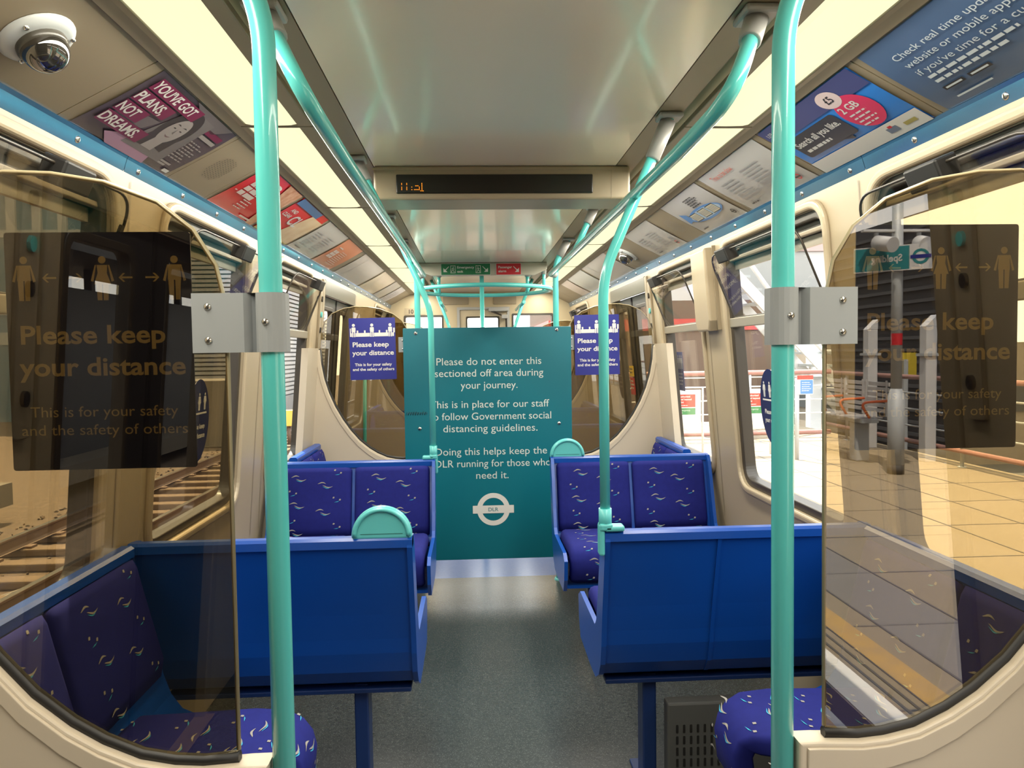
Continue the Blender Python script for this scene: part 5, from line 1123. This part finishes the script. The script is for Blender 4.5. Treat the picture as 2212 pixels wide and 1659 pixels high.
for k in range(2600):
    x = rn.uniform(-7.1, -1.7); y = rn.uniform(1.0, 22.0); r = rn.uniform(0.02, 0.05)
    M = Matrix.Translation((x, y, -1.11)) @ Matrix.Rotation(rn.uniform(0, 6), 4, Vector((rn.random(), rn.random(), rn.random() + 0.1))) @ Matrix.Diagonal((r, r * rn.uniform(0.6, 1.0), r * rn.uniform(0.5, 0.9), 1))
    if (abs(x + 5.32) < 1.33 and abs((y + 2.0 + 0.35) % 0.7 - 0.35) < 0.19): continue
    q.add([(1, 0, 0), (-1, 0, 0), (0, 1, 0), (0, -1, 0), (0, 0, 1), (0, 0, -1)], [(0, 2, 4), (2, 1, 4), (1, 3, 4), (3, 0, 4), (2, 0, 5), (1, 2, 5), (3, 1, 5), (0, 3, 5)], rn.choice([mat('stone_tan', (0.17, 0.11, 0.065), 0.9), mat('stone_brown', (0.05, 0.032, 0.02), 0.9), mat('stone_grey', (0.12, 0.095, 0.07), 0.9)]), M)
tag(q.build('ballast_stones'), 'loose brown ballast stones around the next track', 'ballast', None, 'stuff')
q = MB(); rn = random.Random(9)
for k in range(7): q.tube(fillet([(-5.3 + 0.05 * k, 6.0, -1.07), (-5.5 + 0.05 * k, 6.9 + 0.1 * k, -1.04), (-4.9, 7.8 + 0.12 * k, -1.05), (-4.8 - 0.06 * k, 9.5, -1.06)], 0.5), 0.022, BLACK if k % 2 else mat('grey_cable', (0.25, 0.22, 0.18), 0.7), 6)
tag(q.build('cable_loops'), 'loops of dark signalling cable beside the far rail of the next track', 'cable', None, 'stuff')
# opposite platform edge with railing
t = thing('opposite_platform', 'concrete platform edge across the tracks on the left', 'platform', (-8.5, 2, -1.1))
q = MB(); q.box((-11.5, -26, -0.85), (-7.4, 12.0, -0.5), mat('pale_concrete', (0.14, 0.118, 0.088), 0.85, noise=(1.2, 0.3, (0.10, 0.085, 0.063)))); q.build('deck', t)
for k in range(7):
    q = MB(); q.box((-8.6, -14 + 4 * k, -1.12), (-8.0, -13.5 + 4 * k, -0.85), MATS['pale_concrete']); q.build('pier', t)
t = rail_run('opposite_railing', 'railing with pink handrail on the opposite platform', [(-10.6, 2.2, 1.05), (-10.6, 11.5, 1.05)], 0.035, PINK, [(-10.6, 2.4 + 2.25 * k, 1.05) for k in range(5)], 0.025, zb=-0.5)
for z in (0.2, 0.4, 0.6, 0.8):
    q = MB(); q.tube([(-10.6, 2.2, z), (-10.6, 11.5, z)], 0.014 if z > 0.3 else 0.03, WSTEEL if z > 0.3 else PINK, 6); q.build('mid_rail', t)
slab('glass_tower', 'tall dark glass office tower across the tracks, upper left', (-34, 8, -1.5), (-20, 27, 22), DG, [(2.0, 2.5), (6.5, 7.0), (11.0, 11.5), (15.5, 16)], LM, vert=(9, 0.7, LM))
slab('blue_glass_block', 'pale blue glass block seen through the second left window', (-26, 31, -1.5), (-14, 44, 12.5), mat('pale_blue_glazing', (0.12, 0.18, 0.22), 0.2), [(2.0, 2.5), (3.2, 3.4), (6.3, 6.6), (9.4, 9.7)], mat('white_mullion', (0.32, 0.33, 0.32), 0.5), vert=(12, 0.35, MATS['white_mullion']))
q = MB(); q.box((-10.4, 21, -1.1), (-6.9, 23, 0.55), MATS['pale_concrete']); q.box((-10.4, 21, 0.55), (-6.8, 23.2, 0.75), MATS['pale_concrete']); tag(q.build('concrete_abutment'), 'pale concrete abutment wall beside the far end of the next track', 'wall')
t = thing('louvre_wall', 'grey louvred wall seen through the third left window', 'wall', (-10, 30, -1))
q = MB(); q.box((-12.6, 26, 0.0), (-6.8, 34, 5.2), LVD); q.build('backing', t)
q = MB()
for k in range(34): q.box((-12.65, 25.9, 0.05 + 0.15 * k), (-6.7, 34, 0.15 + 0.15 * k), LV)
q.build('louvres', t)
q = MB(); q.box((-12.7, 25.8, -1.1), (-6.6, 34, 0.0), mat('grey_plinth', (0.19, 0.185, 0.18), 0.8)); q.build('plinth', t)
def ybox(x, y, label):
    t = thing('signal_box', label, 'signal', (x, y, -1.1), 'yellow trackside boxes')
    q = MB(); q.box((x - 0.16, y - 0.12, -0.55), (x + 0.16, y + 0.12, -0.10), mat('trackside_yellow', (0.70, 0.48, 0.08), 0.5), None, 0.02); q.build('case', t)
    q = MB(); q.tube([(x, y, -1.12), (x, y, -0.55)], 0.05, STR, 8); q.build('post', t)
ybox(-5.3, 21.0, 'yellow trackside box on a post, seen beside the left cream panel'); ybox(-4.25, 23.5, 'second yellow trackside box, just behind the first')
for x, y, h in ((-7.3, 15.5, 3.2), (-7.8, 18.0, 3.0)):
    q = MB(); q.box((x - 0.09, y - 0.09, -1.12), (x + 0.09, y + 0.09, h), GALV); tag(q.build('trackside_mast'), 'grey steel mast beside the next track, %s the concrete abutment' % ('in front of' if y < 16 else 'close to'), 'mast')
t = thing('dark_backdrop', 'added dark shelter on the opposite platform, mirrored in the near left glass', 'backdrop', (-8, -8, 0))  # added to block bright sky from the left glass reflection
q = MB(); q.box((-8.3, -24, -0.5), (-8.1, 1.5, 2.85), mat('backdrop_dark', (0.02, 0.022, 0.026), 0.6)); q.build('lower_backdrop', t)
q = MB(); q.box((-9.2, -24, 3.3), (-6.9, 1.5, 3.5), MATS['backdrop_dark']); q.box((-8.3, -24, 3.5), (-8.1, 1.5, 9.5), MATS['backdrop_dark']); q.build('upper_backdrop', t)
for k in range(6):
    q = MB(); q.box((-8.28, -23 + 4.7 * k, 2.85), (-8.12, -22.85 + 4.7 * k, 3.3), MATS['backdrop_dark']); q.build('post', t)
# train body below and around: roof skin keeps sunlight out
rf = MB(); rf.sweep([(-1.36, 2.02), (-1.36, 2.10), (-1.1, 2.42), (-0.6, 2.55), (0.6, 2.55), (1.1, 2.42), (1.36, 2.10), (1.36, 2.02), (1.26, 2.02), (1.24, 2.12), (1.0, 2.34), (0.55, 2.45), (-0.55, 2.45), (-1.0, 2.34), (-1.24, 2.12), (-1.26, 2.02)], 'y', YB - 0.1, YE + 0.3, mat('roof_skin', (0.35, 0.35, 0.36), 0.5)); struct(rf.build('ceiling_roof_skin'))
